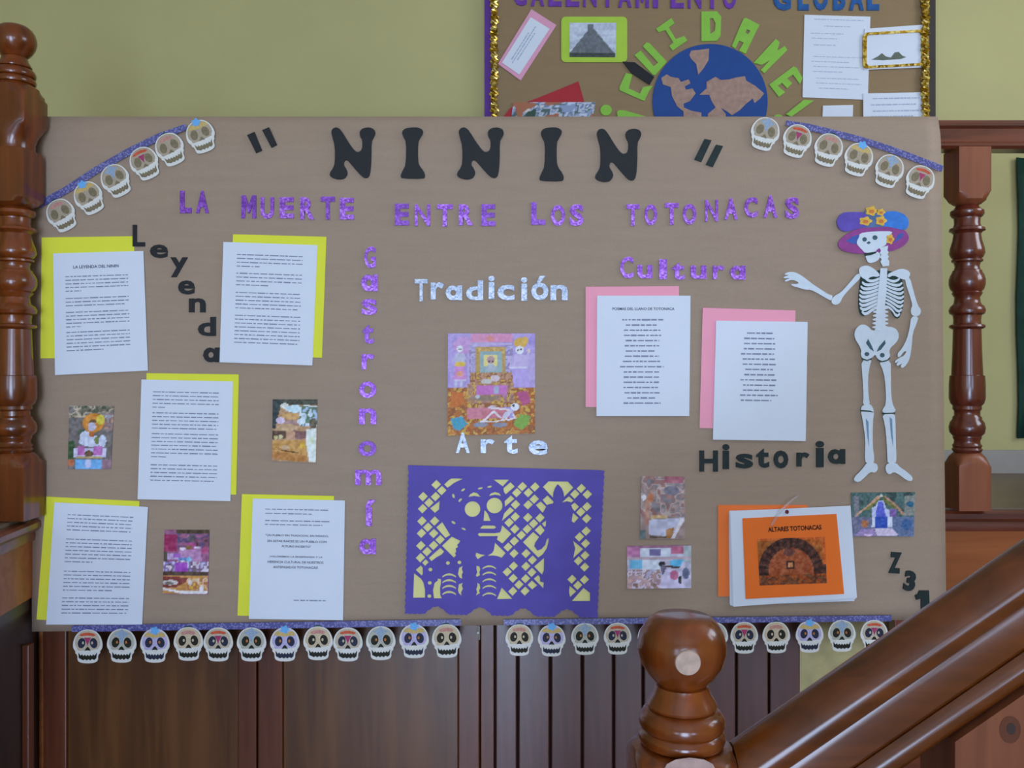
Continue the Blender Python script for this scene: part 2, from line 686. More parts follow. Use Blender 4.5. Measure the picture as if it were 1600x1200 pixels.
def inpoly(x, y, p):
    r = False
    j = len(p) - 1
    for i in range(len(p)):
        if (p[i][1] > y) != (p[j][1] > y) and x < (p[j][0] - p[i][0]) * (y - p[i][1]) / (p[j][1] - p[i][1]) + p[i][0]:
            r = not r
        j = i
    return r


def vnoise(x, y, s=0):
    def h(i, j):
        n = (i * 374761393 + j * 668265263 + s * 1442695041) & 0xffffffff
        n = ((n ^ (n >> 13)) * 1274126177) & 0xffffffff
        return ((n ^ (n >> 16)) & 0xffff) / 65535.0
    i, j = math.floor(x), math.floor(y)
    fx, fy = x - i, y - j
    fx, fy = fx * fx * (3 - 2 * fx), fy * fy * (3 - 2 * fy)
    return (h(i, j) * (1 - fx) + h(i + 1, j) * fx) * (1 - fy) + (h(i, j + 1) * (1 - fx) + h(i + 1, j + 1) * fx) * fy


def painter(frame, base, shapes, noise=22, freq=0.035, seed=0):
    """picture printed on a card, drawn as shapes: r rectangle, e ellipse, p polygon, n speckled rectangle"""
    x0, y0, x1, y1 = frame

    def fn(u, v):
        x, y = x0 + u * (x1 - x0), y0 + v * (y1 - y0)
        c = base
        for s in shapes:
            k = s[0]
            if k == 'r' and s[1] <= x <= s[3] and s[2] <= y <= s[4]:
                c = s[5]
            elif k == 'e' and ((x - s[1]) / s[3]) ** 2 + ((y - s[2]) / s[4]) ** 2 <= 1:
                c = s[5]
            elif k == 'p' and inpoly(x, y, s[1]):
                c = s[2]
            elif k == 'n' and s[1] <= x <= s[3] and s[2] <= y <= s[4]:
                cols = s[5]
                c = cols[int(vnoise(x * s[6], y * s[6], seed + 9) * len(cols) * 0.999)]
        d = (vnoise(x * freq, y * freq, seed) - .5) * 2 * noise
        return tuple(max(0, min(255, q * .9 + 26 + d)) for q in c)  # pale haze over the pictures mixed into their colours
    return fn


def Z(zx, zy, s):
    """transform from a magnified view of the photo (origin zx, zy, scale s) to photo pixels"""
    return lambda pts: [(zx + p[0] / s, zy + p[1] / s) for p in pts]


# ------------------------------------------------------------------ the setting
YP = 2.100          # kraft paper plane
YW = 2.92           # cream wall behind the landing
LZ = 1.165          # landing floor height
XL, XR, YF, ZC = -2.6, 2.8, -3.5, 3.3


def struct(o, label, cat):
    return tag(o, label, cat, kind='structure')


struct(box('floor', XL, XR, YF, 2.2, -0.05, 0, 'floor_tile'), 'grey tiled lower floor in front of the stairs', 'floor')
struct(box('wall_back', XL, XR, YW, YW + 0.1, 0, ZC, 'wall_paint'), 'cream painted wall behind the stair landing', 'wall')
struct(box('wall_left', XL - 0.1, XL, YF, YW, 0, ZC, 'wall_paint'), 'cream painted wall at the left end of the hall', 'wall')
o = slab('wall_right', [(0, 0)] * 3 if False else [(0, 0), (1, 0), (1, 1)], 1, .1, 'wall_paint')
bpy.data.objects.remove(o)
rw = empty('wall_right', (XR + 0.05, 0, 0))
struct(rw, 'cream painted wall with a high window at the right end of the hall', 'wall')
for (ya, yb, za, zb) in ((YF, YW, 0, 2.1), (YF, YW, 3.0, ZC), (YF, 0.55, 2.1, 3.0), (1.85, YW, 2.1, 3.0)):
    box('wall_section', XR, XR + 0.1, ya, yb, za, zb, 'wall_paint', rw)
fw = empty('wall_front', (0, YF - 0.05, 0))
struct(fw, 'cream painted entrance wall with doorway and two windows', 'wall')
for (xa, xb, za, zb) in ((XL, -2.2, 0, ZC), (-2.2, -1.3, 0, 1.15), (-2.2, -1.3, 2.35, ZC), (-1.3, -0.7, 0, ZC),
                         (-0.7, 0.6, 2.32, ZC), (0.6, 1.3, 0, ZC), (1.3, 2.2, 0, 1.15), (1.3, 2.2, 2.35, ZC), (2.2, XR, 0, ZC)):
    box('wall_section', xa, xb, YF - 0.02, YF, za, zb, 'wall_paint', fw)
struct(box('ceiling', XL, XR, YF, YW, ZC, ZC + 0.05, 'ceiling_paint'), 'white ceiling of the stair hall', 'ceiling')
struct(box('floor_landing', XL, XR, 2.17, YW, LZ - 0.04, LZ, 'landing_tile'), 'brown tiled floor of the stair landing behind the railing', 'floor')
struct(box('baseboard_back', XL, XR, YW - 0.012, YW, LZ, LZ + 0.076, 'baseboard_tile'), 'pale tile baseboard along the landing wall', 'baseboard')

# wooden edge of the landing: nosing, fascia
NOSE = [(0, 0), (0, -.05), (.012, -.05), (.014, -.038), (.012, -.028), (.020, -.026), (.027, -.018), (.027, -.006), (.020, 0)]
nz0 = LZ - 0.004
o = prism('trim_1', NOSE, (-1.15, 2.17, nz0), (XR, 2.17, nz0), (0, 0, 1), 'wood_rail')
struct(o, 'moulded dark wood nosing along the landing edge under the railing', 'trim')
o = box('trim_2', -1.15, XR, 2.160, 2.185, 0.955, LZ - 0.054, 'wood_fascia', None, .002)
struct(o, 'orange brown wooden fascia board under the landing edge', 'trim')
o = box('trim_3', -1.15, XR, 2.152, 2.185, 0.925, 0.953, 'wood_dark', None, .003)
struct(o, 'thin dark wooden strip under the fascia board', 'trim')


def xw(px, Y=2.17):
    return (px - 800) * Y / F


# cupboard doors below the landing
ZT = 0.924


def door(name, xs, label):
    d = empty(name, ((xw(xs[0]) + xw(xs[-1])) / 2, 2.18, 0))
    struct(d, label, 'door')
    box('stile', xw(xs[0]) + .001, xw(xs[1]), 2.165, 2.195, 0, ZT, 'wood_stile', d, .003)
    box('panel', xw(xs[1]) + .0005, xw(xs[2]) - .0005, 2.172, 2.190, 0, ZT, 'wood_door', d, .002)
    box('stile', xw(xs[2]), xw(xs[3]) - .001, 2.165, 2.195, 0, ZT, 'wood_stile', d, .003)
    return d


door('door_1', (58, 105, 372, 402), 'flat brown wooden cupboard door under the left half of the mural')
door('door_2', (403, 442, 716, 750), 'brown wooden cupboard door left of the grooved planks')
o = box('trim_4', xw(751), xw(772), 2.167, 2.195, 0, ZT, 'wood_stile', None, .002)
struct(o, 'narrow wooden jamb between the cupboard door and the planks', 'trim')
o = box('added_backing', -1.19, xw(1246), 2.196, 2.21, 0, ZT, 'joint_dark')  # unseen backing added so no light leaks through the door gaps
struct(o, 'unseen dark backing added behind the wooden doors against leaking light', 'wall')
pw = empty('wall_planks', (xw(1010), 2.19, 0))
struct(pw, 'tongue and groove wooden plank wall below the right half of the mural', 'wall')
GR = [773, 809, 860, 910, 959, 1005, 1055, 1103, 1151, 1202, 1252]
box('backing', xw(770), xw(1252), 2.190, 2.195, 0, ZT, 'joint_dark', pw)
for a, b in zip(GR, GR[1:]):
    box('plank', xw(a) + .0025, xw(b) - .0025, 2.170, 2.190, 0, ZT, 'wood_plank', pw, .003)
o = box('wall_niche', xw(1240), xw(1402, 2.3), 2.26, 2.30, 0, 1.1, 'niche_paint')
struct(o, 'glossy cream wall with reflections put into its colour, beside the planks above the handrail', 'wall')
o = box('wall_panel', xw(1398, 2.165), XR, 2.165, 2.20, 0, ZT, 'wood_rail', None, .003)
struct(o, 'brown wooden panel behind the stair handrail', 'wall')
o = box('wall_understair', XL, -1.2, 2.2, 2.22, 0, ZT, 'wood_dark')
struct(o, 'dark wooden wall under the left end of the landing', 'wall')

# side of the landing that returns towards the viewer at the far left
c0, c1 = Vector((-1.150, 2.165, 0)), Vector((-0.918, 0.2, 0))
fl = empty('wall_return', c0)
struct(fl, 'dark panelled wooden side of the landing at the left edge', 'wall')
UPV = (0, 0, 1)
prism('nosing', NOSE, c1 + Vector((0, 0, nz0 - .01)), c0 + Vector((0, 0, nz0 - .01)), UPV, 'wood_rail', fl)
# swept so that the profile faces the hall


def flank(name, z0, z1, d0, d1, mat):
    return prism(name, [(d0, z0), (d1, z0), (d1, z1), (d0, z1)], c1, c0, UPV, mat, fl)


flank('fascia', 0.965, 1.10, -.03, .006, 'wood_fascia')
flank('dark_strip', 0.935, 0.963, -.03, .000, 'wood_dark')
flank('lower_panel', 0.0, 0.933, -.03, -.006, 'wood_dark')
me = bpy.data.meshes.new('floor_wing')
P_ = [(XL, 0.2), (c1.x - .004, 0.2), (c0.x - .004, 2.165), (XL, 2.165)]
me.from_pydata([(x, y, z) for z in (LZ - .045, LZ - .006) for x, y in P_], [], [(3, 2, 1, 0), (4, 5, 6, 7), (0, 1, 5, 4), (1, 2, 6, 5), (2, 3, 7, 6), (3, 0, 4, 7)])
struct(link('floor_wing', me, 'landing_tile', (0, 0, 0)), 'brown tiled floor of the landing wing at the far left', 'floor')
dirv = (c1 - c0).normalized()
pp = c0 + dirv * 0.085
box('corner_strip', pp.x - .004, pp.x + .012, pp.y - .012, pp.y + .012, 0, 0.86, 'wood_stile', fl, .002)
box('corner_bead', -1.152, -1.143, 2.158, 2.166, 0, .955, 'wood_fascia', fl, .002)

# door latch between the doors
la = slab('door_latch', [(744, 978), (750, 978), (750, 1000), (744, 1000)], 2.160, .004, 'latch_metal')
tag(la, 'small dark metal latch at the edge of the cupboard door', 'latch')
k_ = slab('keyhole', ell(747, 989, 1.6, 1.6), 2.1595, .001, 'skull_white', la)

# dark green cloth hanging at the far right
V, Fc = [], []
nx, nz2 = 24, 8
for j in range(nz2 + 1):
    for i in range(nx + 1):
        x = 1.657 + 0.5 * i / nx + 0.004 * math.sin(j * 1.3)
        V.append((x, 2.902 + 0.008 * math.sin(i * 1.3), 1.28 + 0.92 * j / nz2))
for j in range(nz2):
    for i in range(nx):
        a = j * (nx + 1) + i
        Fc.append((a, a + 1, a + nx + 2, a + nx + 1))
me = bpy.data.meshes.new('curtain')
cc = Vector((1.9, 2.902, 1.74))
me.from_pydata([tuple(Vector(v) - cc) for v in V], [], Fc)
finish(me, 80)
o = link('curtain', me, 'green_cloth', cc)
sm = o.modifiers.new('thick', 'SOLIDIFY')
sm.thickness = 0.004
tag(o, 'dark green cloth hanging on the wall at the far right', 'curtain')

# ------------------------------------------------------------------ railing of the landing
rail = empty('landing_railing', (0.3, 2.16, LZ))
tag(rail, 'red brown wooden landing railing with the kraft paper hung over it', 'railing')
zt = EYE - (189 - HOR) * 2.14 / F
HR = [(-.035, 0), (.026, 0), (.030, -.006), (.030, -.014), (.024, -.020), (.024, -.050), (.030, -.056), (.030, -.062),
      (.022, -.068), (-.022, -.068), (-.03, -.062), (-.03, -.012), (-.04, -.006)]
prism('handrail', HR, (-1.125, 2.160, zt), (XR, 2.160, zt), (0, 0, 1), 'wood_rail', rail)
# baluster, heights read from the photo rows
AY = 2.160
S_B = F / AY


def zb(py):
    return EYE - (py - HOR) / S_B


SH = [(322, 16), (327, 20), (330, 24), (335, 24.5), (339, 22), (341, 19), (350, 18.5), (355, 20), (357, 25), (361, 26), (363, 22),
      (366, 19.5), (376, 21), (388, 24.5), (396, 25.5), (402, 23), (405, 20), (406, 22.5), (409, 22.5), (411, 19), (417, 17.5), (422, 19), (423, 21),
      (426, 21.5), (430, 24), (437, 26), (445, 26), (452, 24), (456, 20.5), (458, 22), (461, 20.5), (465, 18), (473, 19), (476, 20.5),
      (479, 24), (485, 26.3), (490, 25), (493, 20.5), (500, 19.5), (506, 20), (508, 25), (511, 26), (513, 24), (515, 20),
      (550, 21), (586, 22.5), (587, 25), (600, 25.8), (622, 26), (630, 24), (634, 20.5), (639, 21), (642, 18.5), (649, 18.5), (652, 21), (655, 21),
      (660, 24.5), (668, 26.3), (676, 25), (681, 20.5), (684, 20.5), (688, 18.5), (693, 19), (696, 21.5), (699, 20), (702, 22), (706, 20)]


def shaft(ax, k, mat, parent, zf):
    prof = [(zf(py), r * k / S_B) for py, r in reversed(SH)]
    return turned('turned_shaft', ax, prof, mat, parent)


def baluster_parts(ax, parent, zf, top_z, bot_z, h, k, mat_r, mat_b):
    big = 2 * h
    z1, z2 = zf(322), zf(705)
    # upper block: round shoulder at its lower end
    turned('upper_block', ax, [(z1, h * .62), (z1 + .004, h * .82), (z1 + .012, h * 1.08), (z1 + .024, h * 1.3), (z1 + .03, big), (top_z, big)],
           mat_b, parent, sq=h)
    shaft(ax, k, mat_r, parent, zf)
    turned('lower_block', ax, [(bot_z, big), (z2 - .035, big), (z2 - .028, h * 1.3), (z2 - .014, h * 1.06), (z2 - .004, h * .82), (z2, h * .6)],
           mat_b, parent, sq=h)


bx_ = (1511 - 800) / S_B
bal = (bx_, AY)
baluster_parts(bal, rail, zb, zt - .066, LZ, .0385, 1.0, 'wood_baluster', 'wood_block')

# ------------------------------------------------------------------ newel posts


def ball_head(ax, z0, parent, plug=None):
    """finial, collar and rings; z0 = top of the square block (widths in metres)"""
    turned('ball_finial', ax, [(z0 + .062, .024), (z0 + .066, .0285), (z0 + .074, .036), (z0 + .085, .043), (z0 + .098, .0465), (z0 + .106, .0465),
                               (z0 + .118, .0435), (z0 + .127, .038), (z0 + .132, .0325), (z0 + .1345, .029), (z0 + .135, .01)], 'wood_newel', parent)
    turned('collar', ax, [(z0 + .038, .030), (z0 + .0395, .036), (z0 + .042, .0368), (z0 + .047, .0345), (z0 + .054, .030), (z0 + .062, .0275),
                          (z0 + .063, .024)], 'wood_newel', parent)
    turned('ring', ax, [(z0 + .0165, .040), (z0 + .018, .0435), (z0 + .022, .0452), (z0 + .028, .0445), (z0 + .034, .041), (z0 + .038, .036)], 'wood_newel', parent)
    turned('ring', ax, [(z0 + .000, .040), (z0 + .002, .0438), (z0 + .007, .0455), (z0 + .012, .0445), (z0 + .0165, .040)], 'wood_newel', parent)


# newel at the left end of the railing
NAX = (-1.146, 2.042)
S_N = F / 2.042


def zn(py):
    return EYE - (py - HOR) / S_N


newel = empty('newel_post', (NAX[0], NAX[1], LZ))
tag(newel, 'tall turned wooden newel post with ball top at the left end of the mural', 'newel post')
zt0 = zn(42) - .135
ball_head(NAX, zt0, newel)
h = .050
zg = zn(236)
turned('upper_block', NAX, [(zg, h * .86), (zg + .014, h * .86), (zg + .030, h * .95), (zg + .05, h * 1.2), (zg + .064, h * 2), (zt0 - .03, h * 2),
                            (zt0 - .020, h * 1.25), (zt0 - .008, h * 1.03), (zt0, h * .84)], 'wood_newel', newel, sq=h)
z1 = zn(326)
turned('middle_block', NAX, [(z1, h * .66), (z1 + .004, h * .8), (z1 + .010, h), (z1 + .02, h * 1.25), (z1 + .026, h * 2), (zg - .012, h * 2), (zg - .002, h * 1.2), (zg, h * .9)],
       'wood_newel', newel, sq=.045)
shaft(NAX, 1.15, 'wood_newel', newel, zn)
z2 = zn(705)
turned('lower_block', NAX, [(LZ - .004, h * 2), (z2 - .035, h * 2), (z2 - .028, h * 1.3), (z2 - .014, h * 1.0), (z2 - .004, h * .8), (z2, h * .6)], 'wood_newel', newel, sq=.046)

# newel of the near stair
FAX = (0.180, 0.94)
fn_ = empty('newel_post', (FAX[0], FAX[1], 0))
tag(fn_, 'near wooden newel post with round ball top in front of the mural', 'newel post')
zf0 = 1.106
ball_head(FAX, zf0, fn_)
h = .052
turned('post_block', FAX, [(0.0, h * 2), (zf0 - .026, h * 2), (zf0 - .018, h * 1.3), (zf0 - .008, h * 1.12), (zf0 - .002, h * 1.0), (zf0, h * .86)], 'wood_newel', fn_, sq=h)
wa = slab('lit_worn_patch', [(1036, 1236), (1036, 1206), (1042, 1194), (1056, 1187), (1078, 1184), (1100, 1187), (1114, 1194), (1120, 1206), (1121, 1236), (1112, 1252), (1078, 1258), (1046, 1252)], .8872, .0008, 'lit_worn_wood', fn_)
wa['label'] = 'pale patch on the post, bare worn wood with light put into its colour'
# round filler plug on the ball, pale arch on the block: worn wood with its lit look painted in
d_ = Vector((1075 - 800, F, HOR - 1036)).normalized()
bc = Vector((FAX[0], FAX[1], zf0 + .102))
ca_ = Vector((0, 0, EYE))
tt = (bc - ca_).dot(d_)
near = ca_ + d_ * tt
off = math.sqrt(max(0, .0468 ** 2 - (near - bc).length ** 2))
hit = near - d_ * off
nrm = (hit - bc).normalized()
bm = bmesh.new()
bmesh.ops.create_cone(bm, cap_ends=True, segments=28, radius1=.0132, radius2=.0124, depth=.0024)
mp_ = bpy.data.meshes.new('filler_plug')
bm.to_mesh(mp_)
bm.free()
finish(mp_, 40)
pl = link('filler_plug', mp_, 'wood_filler', hit - nrm * .0006, fn_)
pl.rotation_euler = nrm.to_track_quat('Z', 'Y').to_euler()
pl['label'] = 'pale round wood filler plug'

# near stair rail
SL = 0.69
A0 = Vector((0.4547, 0.94, 1.1267))
p_lo = A0 + Vector((-.2215, 0, -.2215 * SL))
p_hi = A0 + Vector((1.25, 0, 1.25 * SL))
upn = Vector((-SL, 0, 1)).normalized()
sr = empty('stair_handrail', p_lo)
tag(sr, 'glossy wooden stair handrail rising to the right in the foreground', 'handrail')
CAP = [(-.028, .067), (.028, .067), (.033, .071), (.0355, .078), (.0355, .084), (.032, .091), (.025, .098), (.015, .1045), (.005, .108), (-.005, .108),
       (-.015, .1045), (-.025, .098), (-.032, .091), (-.0355, .084), (-.0355, .078), (-.033, .071)]
SUB = [(-.026, .029), (.026, .029), (.0285, .033), (.0285, .060), (.026, .0665), (-.026, .0665), (-.0285, .060), (-.0285, .033)]
BEAD = [(-.026, .000), (.024, .000), (.031, .003), (.0355, .008), (.037, .014), (.0355, .020), (.032, .025), (.028, .0285), (-.028, .0285), (-.037, .014)]
prism('cap_rail', CAP, p_lo, p_hi, upn, 'wood_stair_rail', sr, SL)
prism('side_rail', SUB, p_lo, p_hi, upn, 'wood_stair_rail', sr, SL)
prism('bottom_bead', BEAD, p_lo, p_hi, upn, 'wood_stair_rail', sr, SL)

# near baluster
sb = empty('stair_baluster', (0.4892, 0.94, 0.33))
tag(sb, 'near square wooden baluster with a knot under the stair handrail', 'baluster')
hb = .0385
nb = Vector((0.4892, 0.94))
zr = A0.z + (nb.x - A0.x) * SL


def zs(py):
    return zr - .03 - (py - 215) / 655.0


wb = wood('wood_near_block', (100, 52, 32), (128, 74, 48), 0.4, 'Z', 0.1, 1.0, 0.3)
wood('wood_knot', (84, 42, 26), (104, 58, 38), 0.4, 'Z', 0.1, 1.0, 0.3)
# top of the block is cut along the slope of the rail
vs = []
for (sx, sy) in ((-1, -1), (1, -1), (1, 1), (-1, 1)):
    x = nb.x + sx * hb
    vs.append((x, nb.y + sy * hb, zs(322) + .026))
for (sx, sy) in ((-1, -1), (1, -1), (1, 1), (-1, 1)):
    x = nb.x + sx * hb
    vs.append((x, nb.y + sy * hb, A0.z + (x - A0.x) * SL - .001))
c_ = Vector((nb.x, nb.y, zs(260)))
me = bpy.data.meshes.new('upper_block')
me.from_pydata([tuple(Vector(v) - c_) for v in vs], [], [(3, 2, 1, 0), (4, 5, 6, 7), (0, 1, 5, 4), (1, 2, 6, 5), (2, 3, 7, 6), (3, 0, 4, 7)])
link('upper_block', me, 'wood_near_block', c_, sb)
turned('block_shoulder', nb, [(zs(322), hb * .62), (zs(322) + .004, hb * .82), (zs(322) + .012, hb * 1.08), (zs(322) + .024, hb * 1.3), (zs(322) + .0258, hb * 2)],
       'wood_near_block', sb, sq=hb)
shaft(nb, 1.0, 'wood_baluster', sb, zs)
zl = zs(705)
turned('lower_block', nb, [(0.33, hb * 2), (zl - .035, hb * 2), (zl - .028, hb * 1.3), (zl - .014, hb * 1.06), (zl - .004, hb * .82), (zl, hb * .6)],
       'wood_near_block', sb, sq=hb)
kx, kz = (1578 - 800) * .9015 / F, EYE - (1140 - HOR) * .9015 / F
kn = link('knot', slab_mesh('knot', [[(p[0], p[1]) for p in ell(0, 0, .011, .014, 0, 18)]], .0004), 'wood_knot', (kx, .9011, kz), sb)
kn2 = link('knot_core', slab_mesh('knot_core', [[(p[0], p[1]) for p in ell(.001, .001, .0045, .006, 0, 18)]], .0004), 'wood_dark', (kx, .9007, kz), sb)

# stair treads under the rail
st = empty('stairs', (0.18, 1.4, 0))
struct(st, 'wooden stair flight rising to the right below the frame', 'stairs')
for i in range(7):
    box('step', 0.24 + i * .2412, 0.24 + (i + 1) * .2412 + .02, 0.87, 1.85, 0 if i == 0 else i * .1664 - .02, (i + 1) * .1664, 'wood_stile', st, .004)

# ------------------------------------------------------------------ kraft paper mural
TLc, TRc, BRc, BLc = (45, 196), (1470, 189), (1479, 968), (50, 987)
nx, ny = 60, 40
rows = []
for j in range(ny + 1):
    rows.append([(i / nx, j / ny) for i in range(nx + 1)])
V, Fc = [], []
# part that wraps back over the rail
for (dy, dz) in ((0.062, .003), (0.045, .0065), (0.026, .0065), (0.012, .004), (0.004, .0015)):
    for i in range(nx + 1):
        p = quad_at((TLc, TRc, BRc, BLc), i / nx, 0)
        q = PT(p[0], p[1], YP)
        V.append(Vector((q.x, YP + dy + .010, max(q.z, zt + .001) + dz)))
for j in range(ny + 1):
    for i in range(nx + 1):
        u, v = i / nx, j / ny
        p = quad_at((TLc, TRc, BRc, BLc), u, v)
        q = PT(p[0], p[1], YP)
        wv = (vnoise(u * 6, v * 2.5, 3) - .5) * .0016 + (vnoise(u * 17, v * 6, 5) - .5) * .0006
        edge = max(0, (v - .9) / .1)
        lift = 0.010 * max(0, 1 - v / .05) ** 2      # roll over the top
        q.y = YP + .0012 + wv + lift + edge * .003 * (vnoise(u * 9, 0, 8) - .2)
        V.append(q)
R = nx + 1
for j in range(ny + 5):
    for i in range(nx):
        a = j * R + i
        Fc.append((a + R, a + R + 1, a + 1, a))
cc = PT(765, 590, YP)
me = bpy.data.meshes.new('kraft_paper')
me.from_pydata([tuple(v - cc) for v in V], [], Fc)
finish(me, 80)
paper = link('kraft_paper', me, 'kraft_paper', cc)
sm = paper.modifiers.new('thick', 'SOLIDIFY')
sm.thickness = 0.0004
sm.offset = 1
tag(paper, 'large brown kraft paper sheet hung over the landing railing as mural backing', 'paper mural')

def fit(loop, bx):
    xs = [p[0] for p in loop]
    ys = [p[1] for p in loop]
    x0, x1, y0, y1 = min(xs), max(xs), min(ys), max(ys)
    return [(bx[0] + (p[0] - x0) / (x1 - x0) * (bx[2] - bx[0]), bx[1] + (p[1] - y0) / (y1 - y0) * (bx[3] - bx[1])) for p in loop]


# round single-storey a
A_OUT = [(1, 0), (1, 1), (.80, 1), (.66, .97), (.5, 1), (.3, .98), (.12, .84), (0, .55), (.06, .25), (.22, .06), (.42, 0), (.6, .06), (.70, .12), (.72, 0)]
A_IN = ell(.47, .5, .17, .2, 0, 12)


def letter_a(bx, mat, name='foam_letter'):
    return slab(name, [fit(A_OUT, bx), [(bx[0] + p[0] * (bx[2] - bx[0]), bx[1] + p[1] * (bx[3] - bx[1])) for p in A_IN]], YP - .0035, .0035, mat)


# ---- letters
ORD = ['first', 'second', 'third', 'fourth']


def word(name, text, boxes, Y, t, mats, bold, phrase, cat, group):
    seen = {}
    for i, (ch, bx) in enumerate(zip(text, boxes)):
        if ch == 'a':
            o = letter_a(bx, mats[i % len(mats)], name)
        else:
            o = letter(name, ch, bx, Y, t, mats[i % len(mats)], bold)
        n = text.count(ch)
        seen[ch] = seen.get(ch, 0) + 1
        lab = phrase % ((ORD[seen[ch] - 1] + ' letter ' + ch) if n > 1 else ('letter ' + ch))
        tag(o, lab, cat, group)


T4 = Z(300, 150, 3)
NL = T4([(650, 165), (662, 150), (682, 148), (700, 165), (730, 215), (762, 258), (780, 262), (795, 250), (797, 208), (785, 190), (783, 166), (800, 151), (830, 148),
         (852, 157), (857, 176), (848, 195), (838, 212), (838, 300), (832, 365), (820, 381), (800, 378), (780, 360), (745, 320), (725, 297), (712, 300),
         (708, 320), (722, 340), (728, 360), (715, 382), (690, 388), (660, 382), (643, 370), (645, 355), (660, 335), (668, 310), (668, 235), (655, 190)])
IL = T4([(984, 168), (1000, 151), (1030, 147), (1060, 147), (1080, 158), (1082, 172), (1068, 195), (1058, 215), (1058, 300), (1065, 325), (1085, 350), (1092, 375), (1080, 385),
         (985, 383), (978, 372), (990, 345), (1003, 320), (1005, 215), (992, 192)])


for ch, bx, lab in (('N', (515, 199, 586, 280), 'leftmost large black letter N of the NININ title'), ('I', (626, 199, 664, 279), 'large black letter I between the first and middle N'),
                    ('N', (714, 199, 787, 280), 'middle large black letter N of the NININ title'), ('I', (843, 199, 881, 283), 'large black letter I between the middle and last N'),
                    ('N', (930, 201, 1002, 284), 'rightmost large black letter N of the NININ title')):
    o = slab('title_letter', fit(smooth_loop(NL if ch == 'N' else IL, 1), bx), YP - .0045, .0045, 'black_foam')
    tag(o, lab, 'letter', 'large black title letters')
for q, lab in ((T4([(258, 183), (292, 168), (328, 255), (300, 267)]), 'outer black bar of the opening quotation mark'),
               (T4([(328, 160), (360, 146), (398, 228), (372, 242)]), 'inner black bar of the opening quotation mark'),
               ([(1101, 217), (1112, 219), (1096, 253), (1085, 249)], 'inner dark bar of the closing quotation mark'),
               ([(1119, 226), (1130, 228), (1114, 261), (1103, 257)], 'outer dark bar of the closing quotation mark')):
    tag(slab('quotation_mark', q, YP - .0035, .0035, 'dark_green_foam' if q[0][0] > 1000 else 'black_foam'), lab, 'quotation mark', 'quotation mark bars')

PG = ['purple_glitter_dark', 'purple_glitter', 'purple_glitter', 'purple_glitter']
GY = YP - .003
word('glitter_letter', 'LA', [(281, 298, 299, 333), (306, 298, 326, 333)], GY, .003, ['purple_glitter_dark'], .05, 'purple glitter %s of the word LA in the subtitle', 'letter', 'purple subtitle letters')
word('glitter_letter', 'MUERTE', [(377, 305, 400, 341), (407, 308, 428, 342), (437, 308, 459, 341), (469, 308, 491, 343), (501, 307, 523, 343), (531, 309, 553, 343)],
     GY, .003, PG, .04, 'purple glitter %s of the word MUERTE in the subtitle', 'letter', 'purple subtitle letters')
word('glitter_letter', 'ENTRE', [(617, 318, 639, 352), (648, 319, 672, 353), (683, 319, 707, 354), (717, 319, 739, 352), (752, 319, 774, 353)],
     GY, .003, PG, .04, 'purple glitter %s of the word ENTRE in the subtitle', 'letter', 'purple subtitle letters')
word('glitter_letter', 'LOS', [(830, 316, 852, 351), (861, 320, 883, 353), (890, 319, 912, 353)],
     GY, .003, PG, .04, 'purple glitter %s of the word LOS in the subtitle', 'letter', 'purple subtitle letters')
word('glitter_letter', 'TOTONACAS', [(979, 319, 999, 353), (1007, 319, 1027, 352), (1039, 317, 1060, 351), (1067, 318, 1088, 351), (1102, 312, 1122, 346), (1132, 309, 1153, 343),
                                     (1163, 308, 1184, 340), (1193, 305, 1215, 340), (1227, 308, 1249, 342)],
     GY, .003, ['purple_glitter'], .04, 'purple glitter %s of the word TOTONACAS in the subtitle', 'letter', 'purple subtitle letters')
word('glitter_letter', 'Cultura', [(969, 401, 990, 435), (996, 414, 1019, 435), (1030, 405, 1042, 436), (1050, 410, 1070, 437), (1079, 415, 1104, 436), (1114, 415, 1132, 436), (1141, 415, 1165, 437)],
     GY, .003, ['purple_glitter'], .028, 'purple glitter %s of the word Cultura above the pink sheets', 'letter', 'purple letters of Cultura')
word('glitter_letter', 'Gastronomía', [(569, 385, 587, 419), (564, 429, 590, 455), (565, 467, 589, 492), (566, 507, 584, 537), (565, 553, 585, 577), (561, 596, 588, 622),
                                       (561, 638, 588, 663), (560, 689, 588, 713), (555, 734, 596, 758), (570, 781, 587, 822), (561, 842, 587, 866)],
     GY, .003, ['purple_glitter', 'purple_glitter', 'purple_glitter', 'purple_glitter_dark'], .028, 'purple glitter %s of the vertical word Gastronomía', 'letter', 'vertical purple letters')
word('glitter_letter', 'Tradición', [(648, 436, 668, 471), (673, 441, 694, 468), (696, 446, 722, 469), (728, 438, 755, 469), (763, 431, 773, 467), (777, 445, 804, 469),
                                     (814, 433, 824, 470), (830, 431, 857, 469), (860, 445, 887, 469)],
     GY, .003, ['silver_glitter'], .028, 'silver white %s of the word Tradición', 'letter', 'silver letters of Tradición')
word('glitter_letter', 'Arte', [(712, 676, 734, 708), (751, 686, 773, 708), (788, 680, 809, 709), (826, 688, 856, 711)],
     GY, .003, ['silver_glitter'], .03, 'silver white %s of the word Arte under the altar print', 'letter', 'silver letters of Arte')

